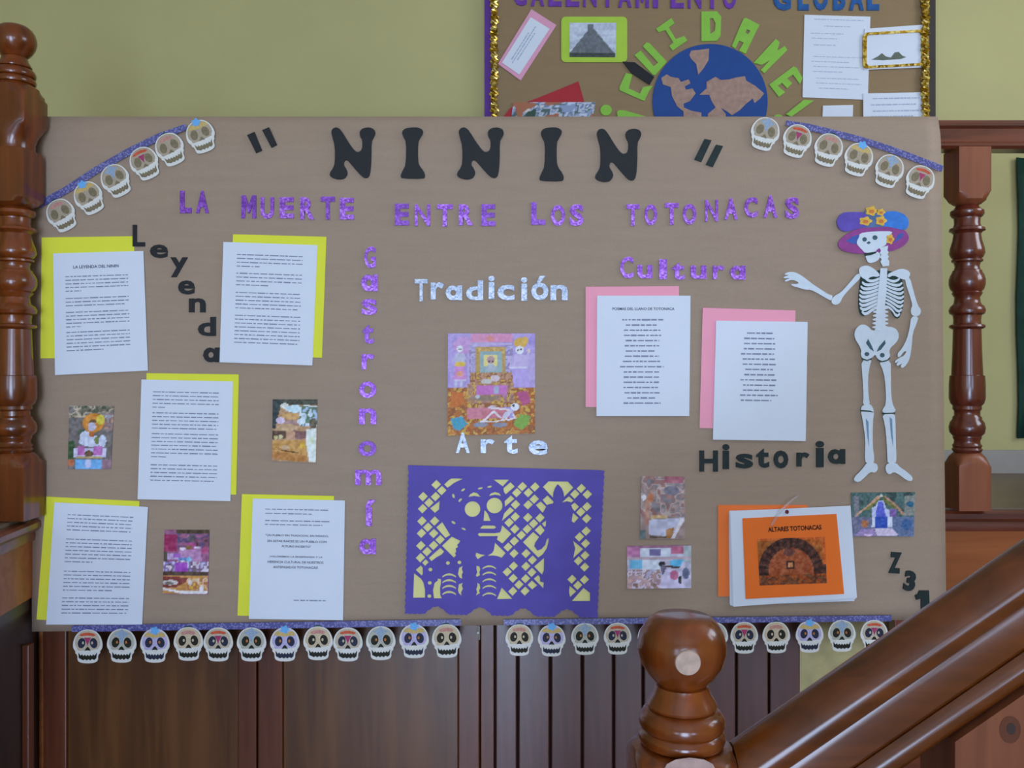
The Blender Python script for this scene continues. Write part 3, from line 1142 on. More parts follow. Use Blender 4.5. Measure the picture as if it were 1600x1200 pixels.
HB = [(1093, 704, 1122, 737), (1129, 694, 1140, 733), (1150, 709, 1177, 732), (1182, 701, 1202, 731), (1209, 704, 1232, 732), (1245, 707, 1265, 729), (1275, 689, 1288, 730)]
word('foam_letter', 'Historia'[:7], HB, YP - .0035, .0035, ['dark_green_foam'], .035, 'dark green %s of the word Historia', 'letter', 'dark letters of Historia')
tag(letter_a((1294, 702, 1321, 725), 'dark_green_foam'), 'dark green letter a of the word Historia', 'letter', 'dark letters of Historia')
LB = [(207, 351, 226, 385), (234, 382, 262, 403), (266, 402, 293, 433), (278, 438, 304, 460), (295, 466, 321, 488), (309, 495, 337, 525)]
word('foam_letter', 'Leyend', LB, YP - .0035, .0035, ['black_foam'], .028, 'black %s of the slanting word Leyenda', 'letter', 'black letters of Leyenda')
tag(letter_a((317, 543, 343, 566), 'black_foam'), 'black letter a at the end of the slanting word Leyenda', 'letter', 'black letters of Leyenda')
for ch, bx, rot, lab in (('Z', (1390, 863, 1408, 896), -4, 'dark letter Z at the lower right of the mural'), ('3', (1413, 892, 1431, 924), -8, 'dark numeral 3 under the letter Z'),
                         ('1', (1430, 923, 1453, 957), 2, 'dark numeral 1 beside the stair handrail')):
    if ch == '1':
        o = slab('foam_letter', fit([(.28, 0), (.95, 0), (1, 1), (.42, 1), (.40, .36), (.08, .42), (0, .22), (.2, .16)], bx), YP - .0035, .0035, 'dark_green_foam')
        tag(o, lab, 'numeral', 'dark code Z31')
        continue
    tag(letter('foam_letter', ch, bx, YP - .0035, .0035, 'dark_green_foam', .055, rot), lab, 'letter' if ch == 'Z' else 'numeral', 'dark code Z31')

# ---- printed pages with coloured backing sheets
Y1, Y2 = YP - .0018, YP - .0042


def para(v0, n, dv, u0, u1, last):
    L = [(v0 + i * dv, u0, u1) for i in range(n)]
    L[-1] = (L[-1][0], u0, u0 + (u1 - u0) * last)
    return L


def page(back, front, bmat, blab, flab, lines, heads=(), bold=(), h=.0085, curl=0):
    cname = {'yellow_sheet': 'yellow_sheet', 'pink_sheet': 'pink_sheet'}[bmat]
    b = slab(cname, back, Y1, .0012, bmat)
    tag(b, blab, 'paper sheet', 'coloured backing sheets')
    p = slab('printed_page', front, Y2, .0012, 'white_page')
    tag(p, flab, 'printed page', 'white printed pages')
    text_lines(front, lines, Y2 - .0005, p, 'print_ink', h)
    for tx, u0, v0, u1, v1 in heads:
        text_on(front, tx, u0, v0, u1, v1, Y2 - .0005, p)


page([(65, 371), (210, 369), (208, 558), (63, 560)], [(83, 396), (224, 392), (231, 579), (86, 586)], 'yellow_sheet',
     'yellow sheet behind the page at the upper left of the mural', 'white page with bold title and four paragraphs at the upper left',
     para(.195, 5, .030, .13, .82, .25) + para(.375, 3, .030, .13, .82, .93) + para(.490, 5, .030, .13, .82, .24) + para(.655, 6, .030, .13, .82, .58),
     [('LA LEYENDA DEL NININ', .22, .105, .72, .130)])
page([(364, 366), (510, 370), (503, 559), (357, 555)], [(349, 378), (496, 383), (488, 571), (343, 566)], 'yellow_sheet',
     'yellow sheet behind the page right of the word Leyenda', 'white page of four paragraphs right of the word Leyenda',
     para(.10, 4, .032, .15, .85, .35) + para(.255, 4, .032, .15, .85, .5) + para(.415, 5, .032, .15, .85, .95) + para(.605, 8, .032, .15, .85, .97))
page([(229, 583), (373, 585), (369, 773), (225, 771)], [(221, 593), (364, 596), (360, 783), (215, 780)], 'yellow_sheet',
     'yellow sheet behind the middle page of the five', 'white page of four paragraphs in the middle of the five yellow backed pages',
     para(.10, 5, .032, .13, .85, .2) + para(.275, 5, .032, .13, .85, .97) + para(.45, 7, .032, .13, .85, .25) + para(.71, 5, .032, .13, .85, .95))
page([(72, 776), (218, 783), (203, 975), (57, 968)], [(85, 785), (231, 792), (222, 976), (72, 976)], 'yellow_sheet',
     'yellow sheet behind the page at the lower left corner', 'white page of four paragraphs at the lower left corner of the mural',
     para(.095, 5, .031, .15, .85, .97) + para(.295, 7, .031, .15, .85, .42) + para(.56, 6, .031, .15, .85, .75) + para(.78, 5, .031, .15, .85, .97))
page([(378, 772), (522, 775), (516, 965), (371, 962)], [(395, 779), (539, 782), (536, 969), (389, 967)], 'yellow_sheet',
     'yellow sheet behind the page with centred bold text', 'white page with two centred bold sayings at the lower left centre',
     [(.085, .14, .83), (.12, .14, .65), (.18, .14, .85), (.212, .14, .76), (.84, .47, .81)],
     [('"UN PUEBLO SIN TRADICION, SIN PASADO,', .15, .293, .83, .312), ('SIN ESTAS RAICES ES UN PUEBLO CON', .17, .340, .81, .358), ('FUTURO INCIERTO"', .33, .383, .64, .401),
      ('¡VALOREMOS LA ENSEÑANZA Y LA', .20, .468, .77, .488), ('HERENCIA CULTURAL DE NUESTROS', .18, .513, .78, .532), ('ANTEPASADOS TOTONACAS!', .24, .556, .72, .575)])
poem1 = [(.20, .27, .71), (.244, .31, .64), (.287, .29, .68), (.33, .29, .69), (.373, .31, .67), (.416, .30, .67), (.46, .31, .63), (.503, .30, .67), (.546, .28, .68), (.59, .25, .72),
         (.634, .29, .67), (.677, .29, .67), (.72, .29, .67), (.763, .29, .66), (.807, .30, .68), (.85, .33, .63), (.893, .29, .69)]
page([(915, 448), (1061, 447), (1061, 636), (915, 636)], [(933, 462), (1079, 462), (1077, 650), (932, 650)], 'pink_sheet',
     'pink sheet under the word Cultura', 'white page with a titled centred poem over the left pink sheet', poem1,
     [('POEMAS DEL LLANO DE TOTONACA', .165, .098, .83, .12)], h=.012)
poem2 = [(.10, .34, .62), (.145, .31, .64), (.188, .31, .65), (.232, .31, .65), (.275, .28, .64), (.318, .30, .65), (.362, .30, .66), (.405, .33, .63), (.45, .32, .65), (.493, .28, .67),
         (.537, .31, .66), (.58, .31, .64), (.622, .28, .69), (.665, .29, .62)]
page([(1098, 481), (1243, 485), (1239, 672), (1093, 669)], [(1119, 501), (1262, 503), (1259, 689), (1114, 687)], 'pink_sheet',
     'pink sheet left of the skeleton figure', 'white page with an untitled centred poem beside the skeleton figure', poem2, h=.012)

# ---- booklet
bk_back = slab('orange_sheet', [(1122, 789), (1262, 789), (1262, 932), (1122, 932)], Y1, .0012, 'orange_sheet')
tag(bk_back, 'plain orange sheet behind the hanging booklet', 'paper sheet')
bk = empty('hanging_booklet', PT(1238, 945, Y2))
tag(bk, 'stack of loose white pages with an orange picture cover hung by a tie', 'booklet')
for i, q in enumerate(([(1139, 799), (1326, 793), (1330, 936), (1140, 944)], [(1140, 798), (1327, 792), (1335, 939), (1141, 946)],
                       [(1140, 799), (1328, 791), (1337, 936), (1144, 947)], [(1141, 799), (1329, 790), (1339, 934), (1146, 948)])):
    slab('page', q, Y2 - .0016 * i, .0008, 'white_page', bk)
yb = Y2 - .0016 * 3 - .0012
CV = [(1160, 810), (1307, 803), (1319, 928), (1165, 936)]
cv = slab('cover_card', CV, yb, .0008, 'cover_orange', bk)
text_on(CV, 'ALTARES TOTONACAS', .265, .125, .83, .185, yb - .0006, cv, 'black_ink', .03)
T7 = Z(1130, 770, 6.667)


def archfn(u, v):
    x, y = 355 + u * 725, 470 + v * 495
    dx, dy = (x - 700) / 330.0, (y - 830) / 345.0
    r = math.hypot(dx, dy)
    n = vnoise(x * .03, y * .03, 4)
    n2 = vnoise(x * .06, y * .06, 6)
    if r > 1.06 and y < 760:
        c = (168, 92, 30) if 560 < y or x < 900 else (190, 98, 34)
        if y < 490 or x > 1040:
            c = (214, 100, 36)
    elif r > .74:
        seg = math.sin(math.atan2(dy, dx) * 26)
        c = (92, 50, 36) if seg > -.3 else (60, 34, 26)
    else:
        c = (170, 84, 44)
    if y > 860:
        c = (112, 60, 28) if n > .42 else (170, 84, 30)
    if 650 < x < 740 and 715 < y < 800:
        c = (70, 34, 20)
        if 668 < x < 722 and 735 < y < 785:
            c = (226, 150, 96)
    if math.hypot((x - 690) / 60, (y - 620) / 45) < 1:
        c = (112, 62, 50)
    d = (n2 - .5) * 46 + (n - .5) * 30
    return tuple(max(0, min(255, q + d)) for q in c)


print_grid('printed_picture', [(1183, 842), (1289, 839), (1292, 911), (1187, 915)], 72, 50, archfn, yb - .0006, 'card_print', cv)
pn = slab('push_pin', ell(1230, 800, 2.6, 3.2), yb - .003, .003, 'pin_red')
tag(pn, 'small dark red push pin holding the booklet', 'push pin')
# clear plastic tie: a bent ribbon
pts = [T7([p])[0] for p in ((500, 350), (530, 290), (590, 200), (640, 150), (690, 100), (740, 55), (800, 28))]
dep = [.004, .007, .012, .014, .012, .008, .003]
wid = [4.5, 4.8, 4.6, 4.2, 3.6, 2.8, 1.2]
V, Fc = [], []
for k, (p, d, ww) in enumerate(zip(pts, dep, wid)):
    a = pts[max(0, k - 1)]
    b = pts[min(len(pts) - 1, k + 1)]
    tx, ty = b[0] - a[0], b[1] - a[1]
    L = math.hypot(tx, ty)
    nxp, nyp = -ty / L, tx / L
    for s in (-1, 0, 1):
        V.append(PT(p[0] + nxp * ww * s / 2, p[1] + nyp * ww * s / 2, yb - d - (.0015 if s == 0 else 0)))
for k in range(len(pts) - 1):
    for s in (0, 1):
        a = k * 3 + s
        Fc.append((a, a + 1, a + 4, a + 3))
cc = PT(*pts[3], yb)
me = bpy.data.meshes.new('plastic_tie')
me.from_pydata([tuple(v - cc) for v in V], [], Fc)
finish(me, 80)
o = link('plastic_tie', me, 'clear_plastic', cc)
m1 = o.modifiers.new('thick', 'SOLIDIFY')
m1.thickness = .0008
m2 = o.modifiers.new('sub', 'SUBSURF')
m2.levels = m2.render_levels = 2
tag(o, 'clear plastic ribbon tie curling over the top of the booklet', 'ribbon')

# ---- colour photographs and the altar print
YPH = YP - .0022


def photo(q, nx, ny, frame, base, shapes, label, seed, noise=22, freq=.03, name='photograph'):
    o = print_grid(name, q, nx, ny, painter(frame, base, shapes, noise, freq, seed), YPH, 'photo_print', None, .0015)
    tag(o, label, 'photograph', 'colour photographs on the mural')
    return o


photo([(108, 634), (178, 634), (173, 733), (106, 733)], 44, 62, (110, 125, 740, 1045), (112, 102, 98),
      [('n', 110, 125, 740, 300, ((60, 70, 50), (120, 110, 90), (190, 170, 140), (110, 100, 96), (130, 120, 110)), .02),
       ('r', 110, 640, 200, 900, (52, 82, 44)), ('n', 620, 240, 740, 500, ((190, 140, 110), (130, 110, 110), (160, 120, 110), (170, 170, 180)), .018),
       ('e', 460, 375, 155, 140, (222, 136, 44)), ('e', 560, 330, 60, 75, (224, 200, 60)), ('e', 455, 352, 50, 30, (110, 76, 36)), ('e', 440, 430, 58, 62, (204, 194, 216)),
       ('e', 300, 520, 60, 50, (54, 80, 52)), ('e', 350, 580, 80, 85, (222, 222, 242)), ('e', 440, 640, 180, 80, (216, 218, 240)), ('e', 440, 540, 42, 42, (190, 96, 36)),
       ('e', 525, 625, 45, 55, (120, 130, 70)), ('e', 600, 640, 55, 90, (210, 214, 236)), ('r', 195, 735, 660, 870, (214, 208, 236)), ('r', 250, 710, 345, 840, (196, 106, 180)),
       ('r', 470, 715, 600, 845, (196, 106, 186)), ('e', 410, 820, 70, 45, (100, 66, 40)), ('r', 230, 860, 600, 895, (196, 164, 110)), ('r', 215, 900, 610, 1045, (108, 174, 232)),
       ('r', 355, 905, 440, 1025, (204, 206, 244)), ('e', 150, 950, 48, 52, (196, 100, 56)), ('r', 610, 900, 740, 1045, (156, 116, 132))],
      'photograph of an altar with orange arch and blue cloth, left edge', 11)
photo([(426, 624), (496, 624), (494, 723), (425, 720)], 44, 62, (145, 125, 795, 1045), (190, 140, 96),
      [('r', 145, 125, 800, 210, (62, 62, 48)), ('p', [(145, 125), (290, 125), (240, 330), (190, 560), (145, 560)], (44, 52, 50)), ('e', 320, 220, 60, 40, (236, 232, 220)),
       ('e', 470, 265, 140, 55, (206, 232, 236)), ('e', 640, 245, 60, 40, (240, 238, 226)), ('n', 540, 220, 800, 520, ((200, 216, 232), (220, 230, 240), (90, 120, 90), (170, 190, 220)), .02),
       ('e', 740, 480, 55, 85, (96, 82, 62)), ('e', 410, 375, 130, 50, (216, 160, 90)), ('e', 260, 440, 65, 50, (222, 196, 220)), ('e', 420, 470, 110, 40, (176, 134, 128)),
       ('e', 570, 450, 60, 45, (224, 236, 240)), ('e', 360, 545, 150, 60, (208, 164, 120)), ('p', [(145, 590), (350, 600), (350, 700), (145, 730)], (92, 64, 48)),
       ('p', [(450, 580), (640, 600), (640, 700), (490, 710)], (130, 84, 78)), ('e', 195, 690, 35, 30, (206, 190, 130)), ('e', 265, 680, 30, 30, (206, 190, 130)),
       ('r', 360, 600, 480, 800, (206, 152, 116)), ('p', [(145, 740), (640, 720), (700, 900), (640, 1045), (145, 1010)], (206, 146, 70)),
       ('p', [(190, 830), (280, 870), (500, 900), (600, 930), (500, 920), (280, 890)], (110, 66, 30)), ('e', 340, 840, 60, 35, (220, 176, 130)), ('e', 590, 800, 40, 50, (226, 176, 50)),
       ('p', [(145, 900), (660, 950), (650, 1045), (145, 1010)], (190, 120, 52)), ('p', [(640, 570), (795, 540), (795, 1045), (690, 1045), (640, 760)], (236, 240, 230)),
       ('e', 720, 720, 40, 60, (230, 236, 200))],
      'shiny photograph of a golden offering table beside a bright window', 22)
photo([(257, 828), (327, 828), (325, 929), (254, 928)], 44, 64, (155, 160, 800, 1105), (150, 84, 122),
      [('n', 330, 160, 800, 420, ((70, 50, 50), (130, 70, 96), (96, 70, 110), (160, 86, 120)), .016), ('r', 330, 160, 800, 205, (70, 50, 30)), ('r', 155, 225, 335, 480, (160, 36, 84)),
       ('r', 155, 480, 200, 620, (66, 56, 40)), ('e', 550, 285, 55, 55, (90, 76, 86)), ('p', [(350, 500), (420, 420), (690, 400), (700, 620), (350, 620)], (190, 130, 176)),
       ('r', 480, 345, 620, 450, (170, 62, 120)), ('e', 510, 420, 45, 35, (130, 90, 40)), ('e', 420, 435, 45, 22, (232, 210, 226)), ('e', 630, 420, 42, 18, (226, 206, 226)),
       ('e', 745, 460, 55, 50, (190, 76, 124)), ('r', 200, 505, 380, 600, (196, 160, 206)), ('r', 290, 505, 390, 570, (164, 90, 190)), ('r', 370, 570, 560, 610, (96, 130, 196)),
       ('e', 515, 590, 40, 35, (130, 190, 224)), ('r', 390, 612, 450, 630, (236, 230, 240)), ('n', 155, 620, 800, 780, ((216, 200, 226), (150, 130, 196), (120, 90, 110), (226, 206, 224), (190, 130, 150)), .02),
       ('r', 330, 640, 505, 775, (166, 66, 186)), ('r', 155, 775, 790, 830, (76, 54, 40)), ('p', [(155, 830), (790, 830), (790, 1105), (155, 1105)], (206, 140, 66)),
       ('p', [(155, 840), (500, 860), (480, 930), (330, 1010), (155, 1005)], (130, 46, 36)), ('e', 260, 935, 115, 38, (220, 206, 200)), ('e', 240, 945, 70, 20, (110, 100, 86)),
       ('n', 500, 860, 790, 1040, ((216, 150, 60), (230, 190, 150), (190, 110, 60), (224, 170, 60)), .02), ('e', 705, 1020, 35, 40, (236, 224, 232)), ('e', 540, 935, 30, 40, (230, 206, 200)),
       ('p', [(155, 1010), (400, 1060), (790, 1060), (790, 1090), (420, 1095), (155, 1045)], (244, 232, 230))],
      'photograph of a magenta altar with orange flower floor, lower left', 33)
photo([(1002, 744), (1070, 745), (1070, 842), (1000, 842)], 44, 62, (62, 85, 475, 680), (160, 130, 124),
      [('n', 62, 85, 475, 460, ((150, 124, 120), (176, 140, 130), (140, 126, 130), (190, 164, 156), (160, 110, 104), (124, 116, 122)), .022), ('r', 285, 85, 460, 145, (176, 96, 112)),
       ('e', 350, 220, 75, 45, (120, 112, 130)), ('r', 100, 270, 140, 540, (190, 130, 106)), ('e', 90, 290, 22, 28, (236, 226, 230)), ('e', 155, 290, 25, 45, (206, 116, 76)),
       ('p', [(165, 455), (310, 450), (310, 480), (165, 490)], (214, 174, 120)), ('p', [(140, 500), (470, 475), (470, 520), (400, 600), (300, 655), (145, 640)], (200, 196, 220)),
       ('p', [(300, 590), (380, 570), (345, 680), (300, 670)], (180, 116, 60)), ('p', [(440, 480), (470, 490), (380, 680), (345, 680)], (236, 222, 224)), ('r', 62, 600, 110, 680, (96, 110, 110)),
       ('p', [(150, 650), (310, 655), (300, 680), (150, 680)], (90, 66, 50))],
      'faded photograph of an offering table, upper of the two left of the booklet', 44)
photo([(980, 853), (1080, 852), (1080, 919), (980, 920)], 62, 44, (-60, 735, 545, 1140), (206, 196, 220),
      [('r', -60, 735, 545, 760, (170, 110, 140)), ('r', -60, 750, 60, 850, (200, 120, 170)), ('r', 65, 760, 345, 840, (226, 230, 246)), ('r', 150, 765, 255, 830, (130, 116, 170)),
       ('r', 355, 750, 470, 810, (196, 96, 130)), ('r', 470, 740, 545, 900, (176, 186, 190)), ('r', -60, 840, 545, 870, (196, 166, 180)), ('r', 60, 870, 250, 970, (226, 232, 248)),
       ('r', -40, 870, 80, 950, (110, 190, 230)), ('p', [(345, 875), (480, 865), (430, 950), (350, 940)], (90, 186, 232)), ('e', 268, 910, 34, 26, (34, 28, 30)), ('e', 285, 960, 26, 50, (100, 90, 120)),
       ('p', [(290, 920), (440, 935), (430, 955), (300, 940)], (70, 50, 50)), ('n', -60, 960, 260, 1140, ((206, 160, 150), (190, 150, 160), (226, 206, 226), (160, 120, 110), (196, 186, 220)), .03),
       ('p', [(300, 960), (400, 980), (440, 1080), (520, 1140), (240, 1140), (270, 1050)], (222, 206, 240)), ('e', 385, 1015, 42, 45, (206, 110, 150)), ('e', 440, 1060, 16, 40, (40, 36, 40)),
       ('e', 495, 1000, 32, 55, (100, 106, 140))],
      'photograph of a dark haired person at a white table, below the faded one', 55)
photo([(1330, 770), (1430, 769), (1428, 838), (1332, 838)], 64, 46, (130, 120, 1480, 1045), (92, 100, 116),
      [('r', 130, 120, 1480, 640, (62, 88, 82)), ('n', 130, 120, 1480, 640, ((54, 80, 76), (70, 100, 96), (46, 70, 66)), .006), ('r', 180, 200, 280, 640, (124, 120, 130)), ('r', 1260, 200, 1480, 620, (134, 134, 124)),
       ('e', 1380, 370, 80, 60, (30, 90, 120)), ('p', [(740, 200), (720, 300), (560, 420), (470, 500), (430, 470), (620, 300)], (110, 112, 40)),
       ('p', [(780, 200), (960, 330), (1130, 450), (1100, 480), (960, 420), (800, 300)], (104, 106, 44)), ('p', [(700, 180), (760, 220), (450, 450), (250, 600), (210, 640), (220, 570), (420, 430)], (206, 156, 120)),
       ('p', [(780, 180), (860, 200), (1120, 400), (1270, 590), (1210, 600), (1090, 430)], (196, 142, 112)), ('e', 760, 185, 40, 25, (226, 224, 210)),
       ('p', [(560, 440), (640, 400), (700, 300), (820, 300), (860, 440), (940, 500), (1000, 640), (1000, 860), (550, 860), (560, 640)], (196, 200, 236)),
       ('p', [(660, 480), (700, 320), (800, 320), (850, 560), (880, 640), (640, 640)], (84, 92, 206)), ('r', 940, 480, 1090, 640, (124, 88, 160)),
       ('r', 625, 640, 905, 865, (36, 70, 176)), ('r', 565, 660, 625, 860, (226, 226, 246)), ('r', 910, 640, 1000, 860, (226, 226, 246)), ('r', 130, 650, 550, 1045, (110, 110, 140)),
       ('r', 1010, 640, 1480, 1045, (92, 108, 144)), ('e', 1310, 800, 120, 120, (50, 86, 140)), ('e', 400, 780, 80, 80, (186, 106, 62)), ('p', [(300, 900), (600, 880), (650, 1045), (200, 1045)], (166, 136, 190)),
       ('p', [(600, 870), (980, 870), (1140, 1010), (1060, 1045), (680, 1045)], (216, 196, 222)), ('e', 480, 1020, 90, 30, (236, 200, 236))],
      'photograph of a blue and white altar under a pole arch by the skeleton feet', 66)

orange_, gold_, brown_ = (206, 120, 50), (214, 166, 66), (150, 84, 44)
photo([(700, 521), (836, 521), (836, 677), (699, 681)], 96, 110, (70, 75, 972, 1135), (172, 150, 214),
      [('n', 70, 75, 972, 640, ((166, 142, 212), (186, 160, 220), (176, 150, 206), (190, 166, 214)), .006), ('e', 230, 200, 110, 90, (204, 152, 206)),
       ('r', 310, 80, 740, 170, (226, 142, 178)), ('e', 505, 130, 40, 30, (230, 140, 130)),
       ('r', 290, 178, 735, 200, (196, 176, 214)), ('n', 295, 200, 360, 560, ((176, 156, 200), (196, 180, 216), (156, 136, 180)), .04), ('n', 665, 200, 745, 560, ((176, 156, 200), (196, 180, 216), (150, 130, 176)), .04),
       ('r', 360, 215, 665, 520, (190, 150, 80)), ('n', 370, 222, 655, 300, ((222, 178, 90), (190, 140, 70), (206, 160, 90)), .04), ('r', 400, 265, 632, 495, (150, 176, 176)), ('r', 440, 300, 580, 420, (240, 216, 126)),
       ('e', 515, 350, 42, 40, (196, 150, 150)), ('e', 496, 366, 11, 10, (60, 50, 60)), ('e', 536, 366, 11, 10, (60, 50, 60)), ('e', 515, 405, 30, 18, (196, 196, 196)), ('e', 520, 440, 60, 35, (176, 182, 190)),
       ('n', 300, 480, 745, 640, (gold_, brown_, (196, 140, 110), (170, 110, 70), gold_), .035), ('e', 560, 545, 48, 36, (222, 196, 200)), ('e', 470, 578, 56, 28, (206, 196, 186)),
       ('n', 275, 600, 755, 850, (brown_, gold_, (176, 120, 110), (190, 130, 80), (150, 110, 100)), .03), ('r', 365, 620, 690, 712, (204, 110, 186)), ('r', 545, 630, 600, 705, (176, 176, 200)),
       ('e', 450, 755, 150, 28, (150, 120, 96)), ('e', 380, 735, 28, 16, (200, 196, 206)), ('e', 660, 725, 30, 28, (186, 120, 160)),
       # catrina like figures at both sides
       ('e', 195, 235, 33, 36, (232, 226, 230)), ('e', 185, 236, 8, 7, (60, 50, 60)), ('e', 206, 236, 8, 7, (60, 50, 60)), ('p', [(160, 280), (235, 280), (275, 360), (245, 350), (235, 400), (150, 400), (140, 350), (112, 370)], (196, 190, 212)),
       ('e', 198, 395, 55, 30, (234, 190, 70)), ('p', [(150, 420), (240, 420), (265, 550), (120, 550)], (216, 140, 204)), ('e', 195, 495, 34, 32, (240, 160, 120)), ('r', 140, 555, 260, 575, (214, 200, 226)),
       ('r', 145, 575, 170, 632, (200, 196, 220)), ('r', 200, 575, 225, 632, (200, 196, 220)),
       ('e', 820, 175, 70, 55, (222, 168, 66)), ('e', 870, 150, 34, 40, (232, 180, 80)), ('e', 812, 250, 44, 42, (236, 232, 236)), ('e', 798, 250, 11, 9, (60, 50, 60)), ('e', 828, 246, 11, 9, (60, 50, 60)),
       ('p', [(760, 290), (880, 300), (920, 260), (900, 380), (870, 440), (740, 430)], (204, 180, 222)), ('p', [(720, 430), (890, 440), (930, 640), (765, 640)], (190, 162, 224)), ('r', 700, 425, 890, 442, (222, 210, 232)),
       ('e', 905, 260, 18, 22, (230, 200, 196)),
       # marigold floor with paper squares
       ('n', 70, 640, 275, 1135, (orange_, gold_, brown_, (190, 104, 40), (170, 80, 36)), .035), ('n', 755, 650, 972, 1135, (orange_, gold_, brown_, (190, 104, 40), (170, 80, 36)), .035),
       ('n', 70, 970, 972, 1135, (orange_, gold_, brown_, (190, 104, 40), (170, 80, 36)), .035), ('n', 275, 800, 755, 850, (gold_, brown_, (206, 150, 110)), .03),
       ('p', [(110, 690), (230, 685), (235, 800), (160, 845), (95, 835)], (208, 106, 40)), ('p', [(100, 960), (220, 935), (278, 1020), (190, 1090), (130, 1060)], (72, 156, 184)),
       ('p', [(780, 700), (890, 680), (930, 800), (850, 845), (815, 780)], (186, 76, 124)), ('p', [(760, 1000), (830, 930), (925, 950), (900, 1040), (840, 1095), (760, 1050)], (124, 166, 60)),
       ('r', 275, 850, 640, 968, (214, 124, 140)), ('r', 420, 880, 700, 968, (206, 112, 124)), ('e', 410, 1030, 75, 25, (140, 140, 156)), ('e', 610, 1035, 75, 25, (140, 140, 156)),
       # reclining skeleton
       ('e', 765, 850, 46, 40, (238, 234, 240)), ('e', 750, 836, 14, 11, (60, 54, 70)), ('p', [(710, 870), (740, 890), (690, 960), (630, 975), (650, 920)], (220, 210, 226)),
       ('p', [(510, 845), (700, 868), (700, 888), (500, 862)], (240, 222, 226)), ('p', [(430, 985), (545, 880), (560, 895), (450, 995)], (240, 222, 226)), ('p', [(545, 880), (630, 960), (620, 975), (540, 900)], (240, 222, 226)),
       ('p', [(400, 985), (560, 995), (690, 965), (690, 985), (560, 1008), (400, 1000)], (240, 222, 226)), ('p', [(735, 900), (780, 970), (700, 995), (670, 985), (750, 962)], (236, 222, 226)), ('e', 525, 850, 40, 16, (226, 206, 216))],
      'colourful cartoon altar print with skeletons and marigolds between Tradición and Arte', 77, 10, .05, 'altar_print')

# ---- cut paper banner (purple over yellow)
yel = slab('yellow_backing', [(648, 742), (930, 748), (926, 944), (643, 937)], YP - .0022, .001, 'picado_yellow')
tag(yel, 'pale yellow paper seen through the holes of the purple banner', 'paper sheet')
ZA, ZB_, ZC_, ZD = Z(640, 730, 10), Z(640, 845, 10), Z(780, 730, 9.41), Z(780, 845, 9.41)
holes = []


def dia(T, cx, cy, h=76, sk=4):
    holes.append(T([(cx + sk, cy - h), (cx + h, cy - sk), (cx - sk, cy + h), (cx - h, cy + sk)]))


for c in ((415, 272), (502, 365), (210, 460), (405, 460), (303, 555), (203, 648), (192, 842), (390, 842), (285, 938), (185, 1032), (376, 1036), (476, 1132)):
    dia(ZA, c[0], c[1])
for c in ((175, 75), (375, 72), (272, 170), (170, 265)):
    dia(ZB_, c[0], c[1])
dia(ZB_, 247, 340, 52)
for c in ((340, 285), (525, 290), (258, 375), (428, 375), (515, 470), (240, 550), (425, 553), (235, 730), (420, 740), (145, 815), (600, 745), (230, 910), (412, 910), (505, 830), (325, 1000), (222, 1088),
          (1207, 312), (1112, 396), (1295, 400), (1290, 580), (1200, 660), (1287, 756), (1278, 940), (1180, 1025)):
    dia(ZC_, c[0], c[1], 71)
holes.append(ZC_([(605, 845), (670, 930), (605, 1005), (520, 925)]))
for c in ((130, 92), (218, 187), (395, 187), (488, 283), (210, 372), (118, 458), (392, 375), (480, 465), (205, 552), (388, 557), (290, 645), (200, 742), (380, 740), (1270, 40), (1262, 215), (1165, 295), (1257, 387),
          (1070, 565), (1254, 572), (1155, 655)):
    dia(ZD, c[0], c[1], 69)
holes.append(ZD([(480, 583), (560, 655), (485, 715), (415, 650)]))
